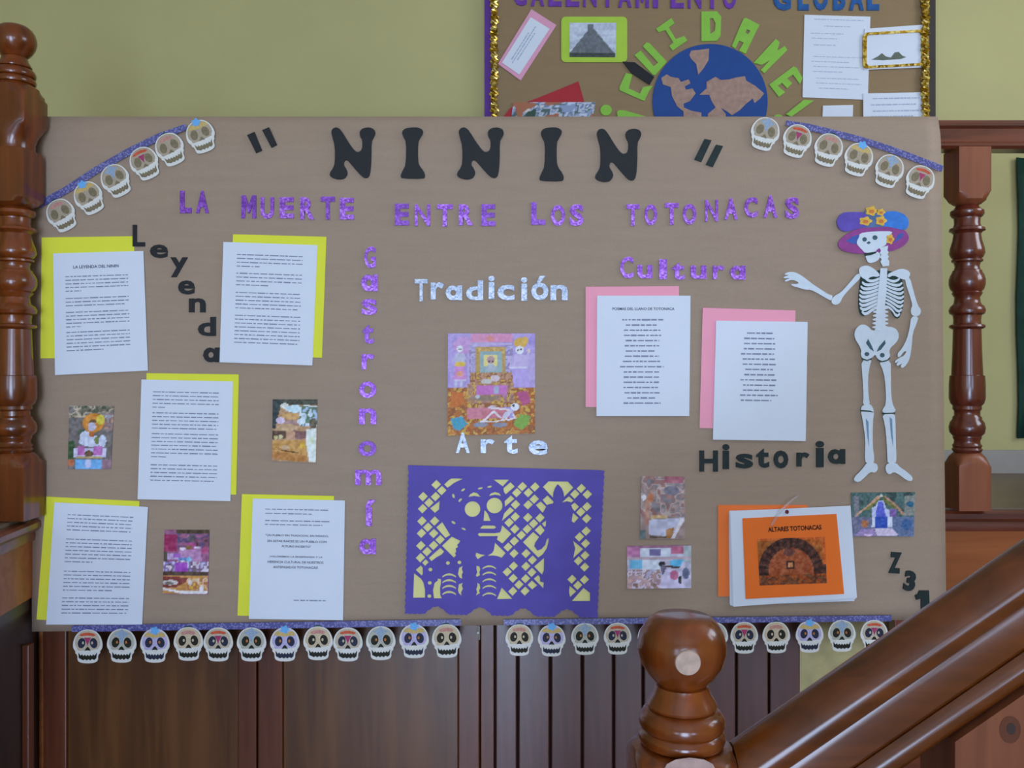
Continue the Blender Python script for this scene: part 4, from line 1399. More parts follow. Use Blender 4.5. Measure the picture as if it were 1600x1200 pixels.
for T, pl_ in ((ZA, [(540, 270), (600, 212), (650, 176), (740, 175), (835, 182), (760, 213), (690, 250), (640, 290), (590, 322)]), (ZA, [(470, 528), (460, 660), (395, 715), (320, 642)]),
               (ZA, [(510, 858), (635, 1060), (560, 1106), (415, 940)]),
               (ZA, [(920, 465), (945, 425), (1000, 392), (1060, 408), (1110, 465), (1060, 458), (1010, 448), (960, 458)]),
               (ZA, [(1240, 450), (1270, 410), (1335, 388), (1400, 405), (1430, 450), (1380, 437), (1335, 430), (1280, 440)]),
               (ZA, ell(983, 655, 122, 122, 0, 28)), (ZA, ell(1327, 600, 124, 122, 0, 28)),
               (ZA, [(1170, 672), (1192, 690), (1225, 735), (1265, 840), (1155, 840)]),
               (ZA, [(1105, 945), (1150, 910), (1320, 912), (1355, 940), (1320, 962), (1110, 962)]),
               (ZA, [(1065, 1050), (1085, 1027), (1330, 1030), (1410, 1020), (1430, 985), (1445, 905), (1592, 1042), (1450, 1195), (1362, 1130), (1380, 1077), (1090, 1080)]),
               (ZA, [(1312, 195), (1552, 195), (1455, 300)]),
               (ZB_, [(480, 110), (540, 168), (500, 215), (420, 260), (340, 320), (300, 268)]), (ZB_, [(175, 385), (205, 420), (205, 520), (188, 545), (95, 455)]),
               (ZB_, [(70, 505), (180, 595), (215, 650), (240, 760), (240, 890), (55, 890)]),
               (ZB_, [(440, 590), (490, 600), (490, 660), (475, 740), (480, 850), (505, 900), (380, 900), (365, 770), (390, 660), (440, 620)]),
               (ZB_, [(830, 395), (815, 440), (835, 490), (815, 530), (820, 595), (780, 575), (755, 520), (775, 420)]),
               (ZB_, [(830, 655), (815, 700), (835, 750), (805, 800), (810, 860), (770, 820), (755, 770), (770, 680)]),
               (ZB_, [(1045, 390), (1090, 400), (1105, 450), (1090, 490), (1100, 540), (1050, 565), (1035, 545), (1055, 490), (1045, 440)]),
               (ZB_, [(1055, 655), (1095, 680), (1105, 740), (1085, 780), (1100, 820), (1035, 855), (1055, 800), (1040, 760), (1060, 700)]),
               (ZB_, [(1040, 185), (1110, 210), (1185, 225), (1120, 250), (1065, 290), (1030, 235)]),
               (ZB_, [(1335, 30), (1500, 192), (1440, 265), (1370, 240), (1300, 230), (1215, 235), (1290, 190), (1315, 150)]),
               (ZB_, [(1440, 730), (1605, 908), (1365, 912)]),
               (ZC_, [(165, 220), (230, 285), (95, 400), (68, 360), (62, 310)]), (ZC_, [(170, 415), (225, 465), (85, 582), (80, 500)]), (ZC_, [(160, 585), (220, 635), (38, 795), (72, 680)]),
               (ZC_, [(725, 208), (1010, 212), (1090, 300), (955, 438), (945, 370), (920, 310), (880, 265), (857, 250), (820, 310), (797, 370), (790, 448), (642, 290)]),
               (ZC_, [(710, 415), (800, 508), (790, 535), (730, 545), (702, 558), (637, 482)]), (ZC_, [(610, 502), (692, 582), (640, 672), (537, 557)]),
               (ZC_, [(1025, 427), (1093, 490), (1060, 518), (1000, 500), (920, 520)]), (ZC_, [(1110, 520), (1175, 582), (1110, 648), (1078, 610), (1057, 560)]),
               (ZC_, [(1085, 672), (1168, 745), (1100, 820), (1067, 795), (1072, 740)]), (ZC_, [(690, 782), (685, 868), (662, 876), (627, 830)]),
               (ZD, [(660, 252), (655, 440), (630, 498), (513, 380)]), (ZD, [(575, 502), (600, 540), (600, 600), (655, 612), (648, 698), (508, 557)]),
               (ZD, [(1085, 0), (1140, 42), (1235, 122), (1087, 258), (1117, 110)]), (ZD, [(1037, 662), (1133, 745), (1042, 828), (1027, 750)]),
               (ZD, [(1240, 692), (1335, 767), (1335, 885), (1067, 885)])):
    holes.append(T(pl_))
holes.append([(706, 838.5), (719, 845), (717, 849), (714.4, 851), (715.6, 855), (712, 857), (713, 862), (711, 864.5), (712.6, 868), (709, 871.3), (690.5, 852.8)])
holes.append([(833.1, 831.2), (842.5, 839.2), (836.3, 848), (834.8, 853.5), (839.5, 860.2), (845.9, 858.1), (852.0, 851.4), (854.4, 843), (857, 840.5), (857, 846), (854.4, 856.7), (848, 866.3), (841.1, 871.3), (817, 847.2)])
for (x, y, a, b, r) in ((685, 450, 20, 36, -15), (790, 515, 36, 18, -45), (835, 355, 36, 17, -35), (1105, 330, 40, 16, -12), (1250, 305, 38, 16, -12), (685, 865, 36, 19, 35), (845, 965, 38, 15, 25)):
    holes.append(ZA(ell(x, y, a, b, r, 10)))
for (x, y) in ((598, 348), (778, 338), (325, 450), (315, 658), (308, 865)):
    holes.append(ZB_(ell(x, y, 31, 29, 0, 12)))


def rib(T, cx, y, wd, ht, th):
    up = [(cx - wd + 2 * wd * i / 8, y + ht * ((i - 4) / 4) ** 2) for i in range(9)]
    lo = [(cx + wd * .97 - 2 * wd * .97 * i / 8, y + th * (1 - .35 * abs(i - 4) / 4) + ht * ((i - 4) / 4) ** 2) for i in range(9)]
    holes.append(T(up + lo))


for y in (508, 598, 688, 782):
    rib(ZB_, 618, y, 108, 45, 36)
for y in (382, 480, 585, 690, 805):
    rib(ZB_, 1245, y, 108, 45, 32)
out = [(637.5, 727)]
for i in range(1, 30):
    out.append((637.5 + (945 - 637.5) * i / 30, 727 + 8 * i / 30))
out.append((945, 736))
for i in range(1, 45):       # right edge, small scallops
    t_ = i / 45
    out.append((945 - 11 * t_ - (1.6 if i % 2 else 0), 736 + 228 * t_))
# bottom edge: five lobes with arches between them
for i in range(0, 76):
    x_ = 934 - (934 - 632) * i / 75
    y_ = 965 - 6.5 * (934 - x_) / 302
    for gx in (886, 817.5, 750, 682):
        k_2 = 1 - abs((x_ - gx) / 19.0) ** 1.6
        if k_2 > 0:
            y_ -= 12.5 * k_2
    out.append((x_, y_ + (1.0 if i % 2 else -.4)))
for i in range(1, 45):
    t_ = i / 45
    out.append((632 + 5.5 * t_ + (1.6 if i % 2 else 0), 958 - 230 * t_))
pic = slab('cut_paper_banner', [out] + holes, YP - .0042, .0006, 'picado_purple')
tag(pic, 'purple cut paper banner with skull, ribs and lit candle over yellow paper', 'paper banner')

# ---- skull garlands
SK_OUT = [(0, -1.13), (.30, -1.09), (.62, -.93), (.86, -.62), (.98, -.22), (.97, .12), (.80, .34), (.84, .44), (.68, .58), (.68, .96), (.42, 1.10), (0, 1.13), (-.42, 1.10), (-.68, .96), (-.68, .58),
          (-.84, .44), (-.80, .34), (-.97, .12), (-.98, -.22), (-.86, -.62), (-.62, -.93), (-.30, -1.09)]
SKT = {
    'A': dict(face='skull_tan', hole='skull_hole_blue', mouth='skull_hole'),
    'B': dict(face='skull_grey', hole='skull_hole', mouth='skull_hole'),
    'C': dict(face='skull_lilac', hole='skull_hole_blue', mouth='skull_hole_blue'),
    'D': dict(face='skull_cream', hole='skull_hole', mouth='skull_hole'),
}
PX = YP / F     # metres per photo pixel on the mural


def sk_mesh(loops, t, s):
    return slab_mesh('skull', [[(p[0] * s, -p[1] * s) for p in l] for l in loops], t)


SKM = {}


def skull_parts(kind, s, soft):
    """list of (name, mesh, material, depth offset); soft: washed-out print of the upper garlands"""
    key = (kind, round(s, 5), soft)
    if key in SKM:
        return SKM[key]
    d = SKT[kind]
    P = []
    hole = d['hole'] if not soft else 'skull_soft_hole'
    mouth = d['mouth'] if not soft else 'skull_soft_hole'
    P.append(('face', [[(p[0] * .86, p[1] * .80 - .16) for p in smooth_loop(SK_OUT[:8] + SK_OUT[14:], 1)]], d['face'] if not soft else 'skull_soft_face', .0003))
    P.append(('eye_socket', [ell(-.40, -.22, .25, .34, 12, 18)], hole, .0006))
    P.append(('eye_socket', [ell(.40, -.22, .25, .34, -12, 18)], hole, .0006))
    P.append(('nose_hole', [[(0, .02), (.10, .10), (.20, .29), (0, .26), (-.20, .29), (-.10, .10)]], 'skull_hole' if not soft else hole, .0006))
    tee = [(-.62, .40)]
    for i in range(1, 12):
        tee.append((-.56 + 1.12 * i / 12, .50 + (.10 if i % 2 else 0) + .05 * math.sin(i / 12 * math.pi)))
    tee += [(.62, .40), (.58, .78), (.44, .90), (.30, .83), (.18, .93), (.06, .85), (-.06, .93), (-.18, .85), (-.30, .92), (-.44, .84), (-.58, .78)]
    P.append(('mouth', [tee], mouth, .0006))
    if kind == 'A':
        P.append(('brow_mark', [smooth_loop([(-.56, -.80), (0, -.95), (.56, -.80), (.45, -.66), (0, -.74), (-.45, -.66)], 1)], 'mark_red', .0006))
        P.append(('forehead_mark', [[(-.24, -.58), (.24, -.58), (.06, -.22), (0, -.02), (-.06, -.22)]], 'mark_magenta', .0007))
    elif kind == 'B':
        P.append(('forehead_mark', [smooth_loop([(0, -1.16), (.2, -.9), (.55, -.78), (.2, -.62), (.08, -.3), (0, -.1), (-.08, -.3), (-.2, -.62), (-.55, -.78), (-.2, -.9)], 1)], 'mark_greyblue', .0006))
    elif kind == 'C':
        P.append(('brow_mark', [smooth_loop([(-.78, -.6), (-.5, -.95), (0, -.72), (.5, -.95), (.78, -.6), (.4, -.58), (0, -.52), (-.4, -.58)], 1)], 'mark_yellow', .0006))
        P.append(('forehead_flower', [[((.27 + .05 * math.cos(5 * t)) * math.cos(t), -1.0 + (.25 + .05 * math.cos(5 * t)) * math.sin(t)) for t in [2 * math.pi * i / 30 for i in range(30)]]], 'mark_blue', .0008))
    else:
        P.append(('brow_mark', [smooth_loop([(-.5, -.78), (0, -.92), (.5, -.78), (.42, -.58), (0, -.66), (-.42, -.58)], 1)], 'mark_pink', .0006))
        P.append(('crown_edge', [smooth_loop([(-.42, -1.05), (0, -1.24), (.42, -1.05), (0, -1.13)], 1)], 'mark_teal', .0002))
    if not soft:
        P.append(('eye_glint', [ell(-.30, -.24, .07, .10, 0, 10)], 'mark_orange' if kind in 'BC' else d['face'], .0009))
        P.append(('eye_glint', [ell(.30, -.24, .07, .10, 0, 10)], 'mark_orange' if kind in 'BC' else d['face'], .0009))
    res = [(None, sk_mesh([smooth_loop(SK_OUT, 1)], .0012, s), 'skull_white', 0)]
    for n, l, m, dd in P:
        me = sk_mesh(l, .0004, s)
        me.materials.append(MATS[m])
        res.append((n, me, m, dd))
    res[0][1].materials.append(MATS['skull_white'])
    SKM[key] = res
    return res


plain('skull_soft_face', (178, 160, 138), 0.5, 0.12, 160)
plain('skull_soft_hole', (130, 116, 88), 0.5, 0.2, 160)


def garland(label, band, items, size, Y, soft=False, group='sugar skull garlands'):
    n = len(band)
    g = empty('skull_garland', PT(band[n // 2][0], band[n // 2][1], Y))
    tag(g, label, 'garland', group)
    up, lo = [], []
    for i, (x, y, th) in enumerate(band):
        a, b = band[max(0, i - 1)], band[min(n - 1, i + 1)]
        tx, ty = b[0] - a[0], b[1] - a[1]
        L = math.hypot(tx, ty)
        nxp, nyp = ty / L, -tx / L
        up.append((x + nxp * th / 2, y + nyp * th / 2))
        lo.append((x - nxp * th / 2, y - nyp * th / 2))
    slab('border_strip', up + lo[::-1], Y + .0006, .0008, 'border_strip_print', g)
    for (x, y, kind, rot) in items:
        parts = skull_parts(kind, size / 2 * PX, soft)
        c = PT(x, y, Y)
        sk = bpy.data.objects.new('skull', parts[0][1])
        COL.objects.link(sk)
        sk.parent = g
        sk.location = c - WLOC[g]
        sk.rotation_euler = (0, math.radians(rot), 0)
        for (nm, me, m, dd) in parts[1:]:
            ch = bpy.data.objects.new(nm, me)
            COL.objects.link(ch)
            ch.parent = sk
            ch.location = (0, -dd, 0)
    return g


def lerp_band(x0, y0, x1, y1, th, n=12):
    return [(x0 + (x1 - x0) * i / n, y0 + (y1 - y0) * i / n, th) for i in range(n + 1)]


YG = YP - .0050
garland('skull garland hanging along the left half of the bottom edge', lerp_band(112, 982.5, 720, 972.5, 10),
        [(x, y, k, r) for (x, y, k, r) in zip((137, 190, 242, 294.5, 341, 393, 445, 497, 543.5, 595, 647, 698), (1010, 1009, 1009, 1006, 1007, 1007, 1007, 1005, 1007, 1005, 1002, 1001.5),
                                              'ABCDABCDABCD', (0, 1, 0, -1, 0, 0, 0, -1, 0, -1, 0, -2))], 47, YG)
garland('skull garland hanging along the right half of the bottom edge', lerp_band(787, 972.5, 1393, 966, 9),
        [(x, y, k, r) for (x, y, k, r) in zip((811.5, 862, 914, 965, 1018, 1067, 1116, 1163, 1213, 1265, 1315.5, 1366), (1000, 1001, 998.5, 998, 998, 998, 997, 996.5, 996, 995, 993.5, 993.5),
                                              'DCBADCBADCBA', (0, 1, 0, 0, 0, 0, 0, 0, -1, 0, 0, 1))], 44, YG)
garland('skull garland slanting across the upper left corner', [(60, 320, 11), (100, 299, 11), (150, 266, 11), (200, 237.5, 11), (250, 213, 11), (291, 198, 9)],
        [(96, 336, 'D', -27), (139, 309, 'C', -27), (181, 282, 'B', -27), (226, 255, 'A', -25), (266, 233, 'D', -24), (314, 213, 'C', -20)], 46, YG, True)
garland('skull garland slanting across the upper right corner', [(1228, 192, 8), (1262, 198, 10), (1300, 207, 10), (1340, 217, 10), (1385, 231, 10), (1420, 243.5, 10), (1473, 264, 10)],
        [(1195, 209, 'B', 16), (1245, 220, 'A', 17), (1294, 234, 'D', 17), (1341, 249, 'C', 17), (1389, 267, 'B', 19), (1437, 284, 'A', 20)], 46, YG, True)

# ---- paper skeleton figure with a flowered hat
sk = empty('paper_skeleton', PT(1375, 752, YP))
tag(sk, 'white cardboard skeleton figure with a purple and blue flowered hat', 'decoration')
K, Lz, Hz = Z(1210, 410, 3.333), Z(1300, 470, 7.06), Z(1290, 310, 7.06)
YS = YP - .0035


def bone(name, pts, T, dy=0, mat='bone_white', parent=sk, n=1, t=.0012):
    loop = smooth_loop(pts, n) if n else pts
    return slab(name, T(loop), YS - dy, t, mat, parent)


ua = bone('upper_arm', [(436, 52), (456, 74), (395, 135), (355, 180), (345, 207), (325, 222), (300, 216), (297, 195), (315, 172), (345, 158), (390, 108)], K)
fa = bone('forearm_hand', [(50, 65), (62, 52), (95, 48), (125, 58), (165, 85), (195, 110), (240, 140), (285, 168), (305, 172), (298, 200), (275, 190), (225, 160), (190, 142), (165, 143), (130, 133), (92, 122),
                           (86, 112), (120, 113), (128, 104), (92, 88), (58, 102), (52, 93), (85, 80), (50, 84), (46, 75), (80, 66)], K, .0008)
ub = bone('upper_arm', [(682, 70), (706, 78), (725, 150), (745, 220), (766, 250), (757, 275), (735, 282), (712, 272), (710, 245), (720, 222), (704, 170), (680, 98)], K)
fb = bone('forearm_hand', [(712, 280), (752, 282), (740, 320), (720, 370), (716, 430), (706, 500), (690, 530), (668, 552), (655, 541), (668, 524), (642, 540), (634, 530), (652, 512), (628, 526), (627, 514), (652, 496),
                           (676, 486), (690, 460), (672, 466), (655, 492), (641, 492), (642, 472), (665, 448), (690, 400), (705, 340)], K, .0008)
rc = bone('ribcage', [(455, 60), (500, 45), (560, 40), (590, 42), (640, 55), (668, 90), (675, 150), (674, 220), (655, 285), (635, 295), (610, 260), (595, 225), (540, 225), (510, 235), (480, 275), (460, 282),
                      (440, 255), (438, 190), (445, 110)], K, 0, 'bone_dark')
for i in range(9):
    xo = [470, 455, 448, 443, 441, 440, 441, 445, 454][i]
    ys, yo = 74 + i * 18, 84 + i * 22
    bone('rib', [(555, ys), (555, ys + 13), (520, ys + 30), (xo + 22, yo + 20), (xo, yo + 4), (xo + 2, yo - 10), (xo + 20, yo + 4), (515, ys + 16)], K, .0006, 'bone_white', rc)
    xo = [655, 668, 673, 675, 676, 675, 672, 666, 656][i]
    ys, yo = 76 + i * 18, 86 + i * 23
    bone('rib', [(578, ys), (578, ys + 12), (610, ys + 29), (xo - 22, yo + 19), (xo, yo + 4), (xo - 2, yo - 9), (xo - 20, yo + 4), (612, ys + 16)], K, .0006, 'bone_white', rc)
bone('collar_bone', [(443, 25), (480, 14), (512, 28), (548, 58), (545, 76), (505, 72), (482, 92), (452, 78), (440, 50)], K, .0012)
bone('collar_bone', [(588, 62), (620, 46), (660, 31), (695, 40), (711, 60), (690, 92), (660, 86), (622, 66), (592, 80)], K, .0012)
sp = [(553, 30)]
for i in range(6):
    y = 235 + i * 20
    sp += [(533 - i, y - 6), (514 - i, y), (516 - i, y + 6), (531 - i, y + 9)]
sp += [(520, 355), (588, 355)]
for i in range(5, -1, -1):
    y = 235 + i * 20
    sp += [(578 + i * .5, y + 9), (592, y + 6), (594, y), (576, y - 6)]
sp += [(584, 150), (588, 30)]
bone('spine', sp, K, .0013, 'bone_white', sk, 0)
pv = bone('pelvis', [(245, 380), (260, 310), (310, 265), (360, 260), (410, 290), (440, 330), (560, 330), (600, 290), (650, 285), (710, 310), (740, 370), (730, 430), (690, 480), (650, 510), (630, 560), (645, 610),
                     (610, 650), (550, 665), (500, 640), (478, 590), (440, 630), (390, 650), (335, 635), (315, 590), (325, 550), (300, 490), (265, 440)], Lz, .0016)
for pts in ([(400, 420), (435, 490), (465, 560), (420, 530), (375, 465)], [(583, 432), (592, 470), (540, 540), (492, 562), (520, 505)], ell(385, 588, 26, 23), ell(555, 600, 26, 25)):
    bone('pelvis_opening', pts, Lz, .0020, 'bone_line', pv, 0, .0004)
bone('pelvis_line', [(330, 632), (390, 652), (440, 632), (440, 642), (390, 664), (330, 645)], Lz, .0020, 'bone_dark', pv, 0, .0004)
bone('pelvis_line', [(500, 640), (550, 666), (610, 652), (640, 622), (645, 632), (612, 664), (550, 678), (500, 652)], Lz, .0020, 'bone_dark', pv, 0, .0004)
bone('thigh_bone', [(452, 505), (508, 503), (496, 540), (487, 600), (490, 700), (499, 742), (460, 744), (465, 700), (459, 600)], K, .0004)
bone('thigh_bone', [(543, 512), (606, 503), (606, 600), (609, 700), (618, 745), (636, 775), (600, 788), (565, 782), (562, 768), (582, 738), (579, 640), (569, 570)], K, .0004)
t1 = bone('shin_bone', [(452, 752), (475, 737), (503, 738), (521, 775), (512, 830), (512, 960), (521, 1020), (516, 1048), (476, 1048), (470, 1010), (475, 930), (460, 820), (451, 780)], K, .001)
t2 = bone('shin_bone', [(560, 790), (627, 785), (631, 830), (633, 950), (636, 1020), (632, 1048), (590, 1048), (588, 1010), (585, 930), (575, 840)], K, .001)
bone('shin_gap', [(476, 812), (490, 830), (493, 960), (484, 905)], K, .0014, 'bone_shade', t1, 0, .0004)
bone('shin_gap', [(600, 806), (613, 815), (619, 960), (608, 905)], K, .0014, 'bone_shade', t2, 0, .0004)
bone('knee_line', [(448, 768), (500, 772), (520, 782), (500, 779), (450, 776)], K, .0014, 'bone_dark', t1, 0, .0004)
bone('knee_line', [(560, 784), (630, 782), (630, 788), (560, 791)], K, .0014, 'bone_dark', t2, 0, .0004)
bone('foot', [(480, 1045), (532, 1043), (541, 1075), (525, 1096), (500, 1090), (470, 1120), (440, 1146), (414, 1137), (416, 1118), (450, 1085), (470, 1060)], K, .0014)
bone('foot', [(588, 1046), (634, 1043), (652, 1065), (690, 1090), (722, 1120), (717, 1139), (690, 1136), (650, 1105), (622, 1090), (600, 1106), (582, 1092), (578, 1066)], K, .0014)
hat = bone('hat', [(135, 500), (160, 455), (220, 400), (320, 345), (420, 320), (600, 300), (760, 320), (870, 345), (912, 400), (920, 450), (890, 500), (820, 550), (720, 582), (600, 592), (420, 612), (300, 606),
                   (200, 582), (150, 548)], Hz, .0010, 'hat_brim')
bone('brim_lining', [(225, 470), (300, 418), (385, 398), (350, 500), (300, 502)], Hz, .0014, 'hat_inner', hat, 0, .0004)
bone('brim_lining', [(755, 490), (800, 395), (865, 378), (845, 432)], Hz, .0014, 'hat_inner', hat, 0, .0004)
bone('crown', [(120, 240), (175, 160), (260, 148), (450, 152), (485, 300), (400, 322), (300, 350), (220, 372), (150, 342), (128, 290)], Hz, .0016, 'hat_purple', hat)
bone('crown', [(640, 150), (760, 136), (860, 168), (918, 230), (912, 322), (860, 352), (740, 322), (620, 302), (560, 230)], Hz, .0016, 'hat_blue', hat)
bone('hat_band', [(430, 140), (640, 140), (710, 312), (390, 325)], Hz, .0014, 'hat_teal', hat, 0)
for (x, y, a, b) in ((505, 138, 62, 50), (610, 152, 46, 36), (440, 250, 66, 46), (612, 246, 58, 50), (712, 450, 42, 52)):
    fl_ = bone('flower', [(x + (a + a * .16 * math.cos(5 * t)) * math.cos(t), y + (b + b * .16 * math.cos(5 * t)) * math.sin(t)) for t in [2 * math.pi * i / 30 for i in range(30)]], Hz, .0022,
               'flower_yellow', hat, 0, .0006)
    bone('flower_core', ell(x + 4, y + 6, a * .42, b * .42), Hz, .0032, 'flower_core', hat, 0, .0006)
nk = [(590, 545)]
nk = [(592, 545), (690, 520), (682, 575), (696, 590), (684, 620), (698, 640), (686, 670), (702, 690), (700, 742), (632, 752), (606, 700), (618, 672), (600, 650), (614, 622), (598, 600), (612, 575)]
bone('neck', nk, Hz, .0026, 'bone_white', sk, 0)
hd = bone('skull', [(375, 385), (480, 368), (600, 362), (740, 362), (722, 400), (672, 420), (682, 470), (660, 520), (600, 545), (565, 565), (548, 592), (430, 602), (408, 570), (380, 545), (343, 500), (350, 460), (370, 430)], Hz, .0018)
bone('eye_socket', ell(430, 452, 25, 25), Hz, .0022, 'bone_line', hd, 0, .0004)
bone('eye_socket', ell(545, 432, 28, 26), Hz, .0022, 'bone_line', hd, 0, .0004)
bone('nose_hole', [(450, 490), (478, 472), (500, 488), (475, 506)], Hz, .0022, 'bone_line', hd, 0, .0004)
jw = bone('jaw', [(435, 612), (560, 585), (605, 605), (602, 650), (572, 690), (500, 716), (458, 700)], Hz, .0014)
bone('mouth', [(428, 606), (555, 586), (562, 602), (500, 626), (440, 634)], Hz, .0024, 'bone_dark', jw, 0, .0004)

# ------------------------------------------------------------------ upper mural on the wall
YB = YW - .022
board = empty('kraft_board', PT(1110, 190, YB))
tag(board, 'second brown paper mural on the wall above, with gold tinsel edges', 'paper mural')
slab('paper_sheet', [(768.1, -70), (1451.9, -70), (1451.9, 330), (768.1, 330)], YB, .020, 'kraft_board', board)
slab('border', [(757, -70), (768, -70), (768, 330), (757, 330)], YB, .020, 'violet_border', board)
slab('border', [(1452, -70), (1462, -70), (1462, 330), (1452, 330)], YB, .020, 'edge_shadow_grey', board)  # dark strip painted for the shadow at the thick board's edge
for (xa, nm) in ((772, 1), (1446, 2)):
    # tinsel rope: twisted strip
    V, Fc = [], []
    N, SG = 150, 8
    for i in range(N + 1):
        y = -70 + 390 * i / N
        c = PT(xa + .7 * math.sin(i * .21), y, YB - .0145)
        for s in range(SG):
            t_ = 2 * math.pi * s / SG
            rr = .0115 * (1 + .30 * math.sin(i * 1.9 + s * 1.6)) * (1 + .15 * math.sin(i * .7))
            V.append(c + Vector((rr * math.cos(t_), rr * .7 * math.sin(t_), 0)))
    for i in range(N):
        for s in range(SG):
            a, b = i * SG + s, i * SG + (s + 1) % SG
            Fc.append((a, b, b + SG, a + SG))
    cc = PT(xa, 120, YB)
    me = bpy.data.meshes.new('tinsel')
    me.from_pydata([tuple(v - cc) for v in V], [], Fc)
    o = link('tinsel', me, 'gold_tinsel', cc)
    tag(o, 'gold tinsel rope along the %s edge of the upper mural' % ('left' if nm == 1 else 'right'), 'tinsel', 'gold tinsel ropes')

YL = YB - .004
cal = 'CALENTAMIENTO'
seen = {}
for i, ch in enumerate(cal):
    x = 802 + i * 27.3
    o = letter('painted_letter', ch, (x, -27 + i * .35, x + (21 if ch != 'I' else 8), 9 + i * .4), YL, .004, 'violet_paint', .04)
    seen[ch] = seen.get(ch, 0) + 1
    tag(o, 'violet %s of CALENTAMIENTO cut by the top of the picture' % ((ORD[seen[ch] - 1] + ' letter ' + ch) if cal.count(ch) > 1 else 'letter ' + ch), 'letter', 'violet letters of the upper title')
seen = {}
for ch, xa, xb in zip('GLOBAL', (1208, 1247, 1271, 1302, 1327, 1355), (1236, 1264, 1294, 1321, 1350, 1374)):
    o = letter('painted_letter', ch, (xa, -24, xb, 16), YL, .004, 'blue_paint', .05)
    seen[ch] = seen.get(ch, 0) + 1
    tag(o, 'blue %s of GLOBAL cut by the top of the picture' % ((ORD[seen[ch] - 1] + ' letter L') if ch == 'L' else 'letter ' + ch), 'letter', 'blue letters of the upper title')

TU = Z(960, 10, 5)
g = slab('paper_globe', ell(1109.5, 158.5, 90, 90, 0, 56), YB - .004, .004, 'globe_blue')
tag(g, 'blue paper earth globe with sandy continents on the upper mural', 'globe')
for pts in ([(585, 380), (600, 345), (660, 340), (740, 330), (735, 420), (700, 480), (655, 535), (640, 450), (600, 410)],
            [(365, 560), (410, 530), (440, 550), (500, 560), (520, 590), (580, 570), (595, 600), (550, 625), (560, 650), (610, 640), (635, 680), (590, 740), (540, 760), (545, 790), (600, 815), (680, 830), (680, 960), (600, 1040),
             (560, 960), (540, 880), (540, 820), (490, 780), (450, 700), (440, 630), (380, 610)],
            [(665, 690), (720, 640), (720, 590), (790, 550), (830, 575), (900, 570), (950, 555), (1020, 545), (1030, 580), (1100, 620), (1170, 680), (1140, 720), (1095, 755), (1080, 720), (1030, 760), (980, 810), (920, 850),
             (880, 820), (830, 790), (870, 840), (880, 960), (800, 1060), (740, 960), (730, 840), (790, 790), (760, 740), (740, 690)]):
    slab('continent', TU(pts), YB - .0055, .0016, 'globe_land', g)

LM = [('¡', None, 'bar', [(935 + 0, 0)]), ]
o = empty('lime_mark', PT(975, 178, YL))
tag(o, 'lime green opening exclamation mark left of the globe', 'punctuation mark', 'lime letters around the globe')
slab('dot', ell(947, 172, 9, 8.5), YL, .004, 'lime_foam', o)
slab('bar', [(964, 175), (967, 172), (974, 172), (1009, 182), (1010, 187), (1006, 189), (972, 186), (965, 182)], YL, .004, 'lime_foam', o)
for nm, loops in (('C', [[(90, 520), (140, 532), (112, 640), (200, 682), (222, 630), (300, 620), (270, 662), (235, 738), (215, 732), (42, 655), (40, 630)]]),
                  ('U', [[(157, 380), (205, 345), (308, 468), (342, 438), (222, 312), (252, 280), (275, 288), (410, 432), (318, 537), (300, 533)]]),
                  ('I', [[(325, 175), (445, 90), (470, 130), (425, 165), (480, 255), (545, 230), (570, 265), (455, 345), (430, 310), (460, 280), (400, 185), (345, 202)]]),
                  ('D', [[(680, 40), (800, 38), (835, 80), (830, 230), (800, 268), (680, 272)], [(745, 95), (770, 90), (790, 130), (785, 190), (750, 215)]]),
                  ('A', [[(1010, 95), (1030, 90), (1135, 145), (1105, 200), (1025, 370), (975, 345), (1010, 282), (975, 267), (945, 330), (918, 310), (980, 160)], [(1035, 178), (1062, 190), (1045, 216), (1023, 205)]]),
                  ('M', [[(1260, 253), (1292, 280), (1272, 345), (1330, 308), (1352, 340), (1170, 522), (1143, 497), (1215, 420), (1150, 457), (1088, 440)]]),
                  ('E', [[(1210, 610), (1400, 468), (1425, 480), (1470, 560), (1450, 606), (1395, 532), (1350, 562), (1390, 600), (1350, 640), (1310, 597), (1275, 622), (1335, 670), (1285, 707)]])):
    o = slab('lime_letter', [TU(l) for l in loops], YL, .004, 'lime_foam')
    tag(o, 'lime green letter %s of CUIDAME arched over the globe' % nm, 'letter', 'lime letters around the globe')
o = empty('lime_mark', PT(1240, 178, YL))
tag(o, 'lime green closing exclamation mark right of the globe', 'punctuation mark', 'lime letters around the globe')
slab('bar', TU([(1340, 842), (1480, 730), (1560, 735), (1382, 862)]), YL - .004, .004, 'lime_foam', o)
slab('dot', TU(ell(1280, 868, 36, 24)), YL - .004, .004, 'lime_foam', o)
o = slab('paper_pencil', TU([(65, 430), (160, 436), (312, 550), (275, 612), (130, 517)]), YL - .003, .003, 'black_foam')
tag(o, 'black pencil shaped strip between the lime letters C and U', 'paper cutout')

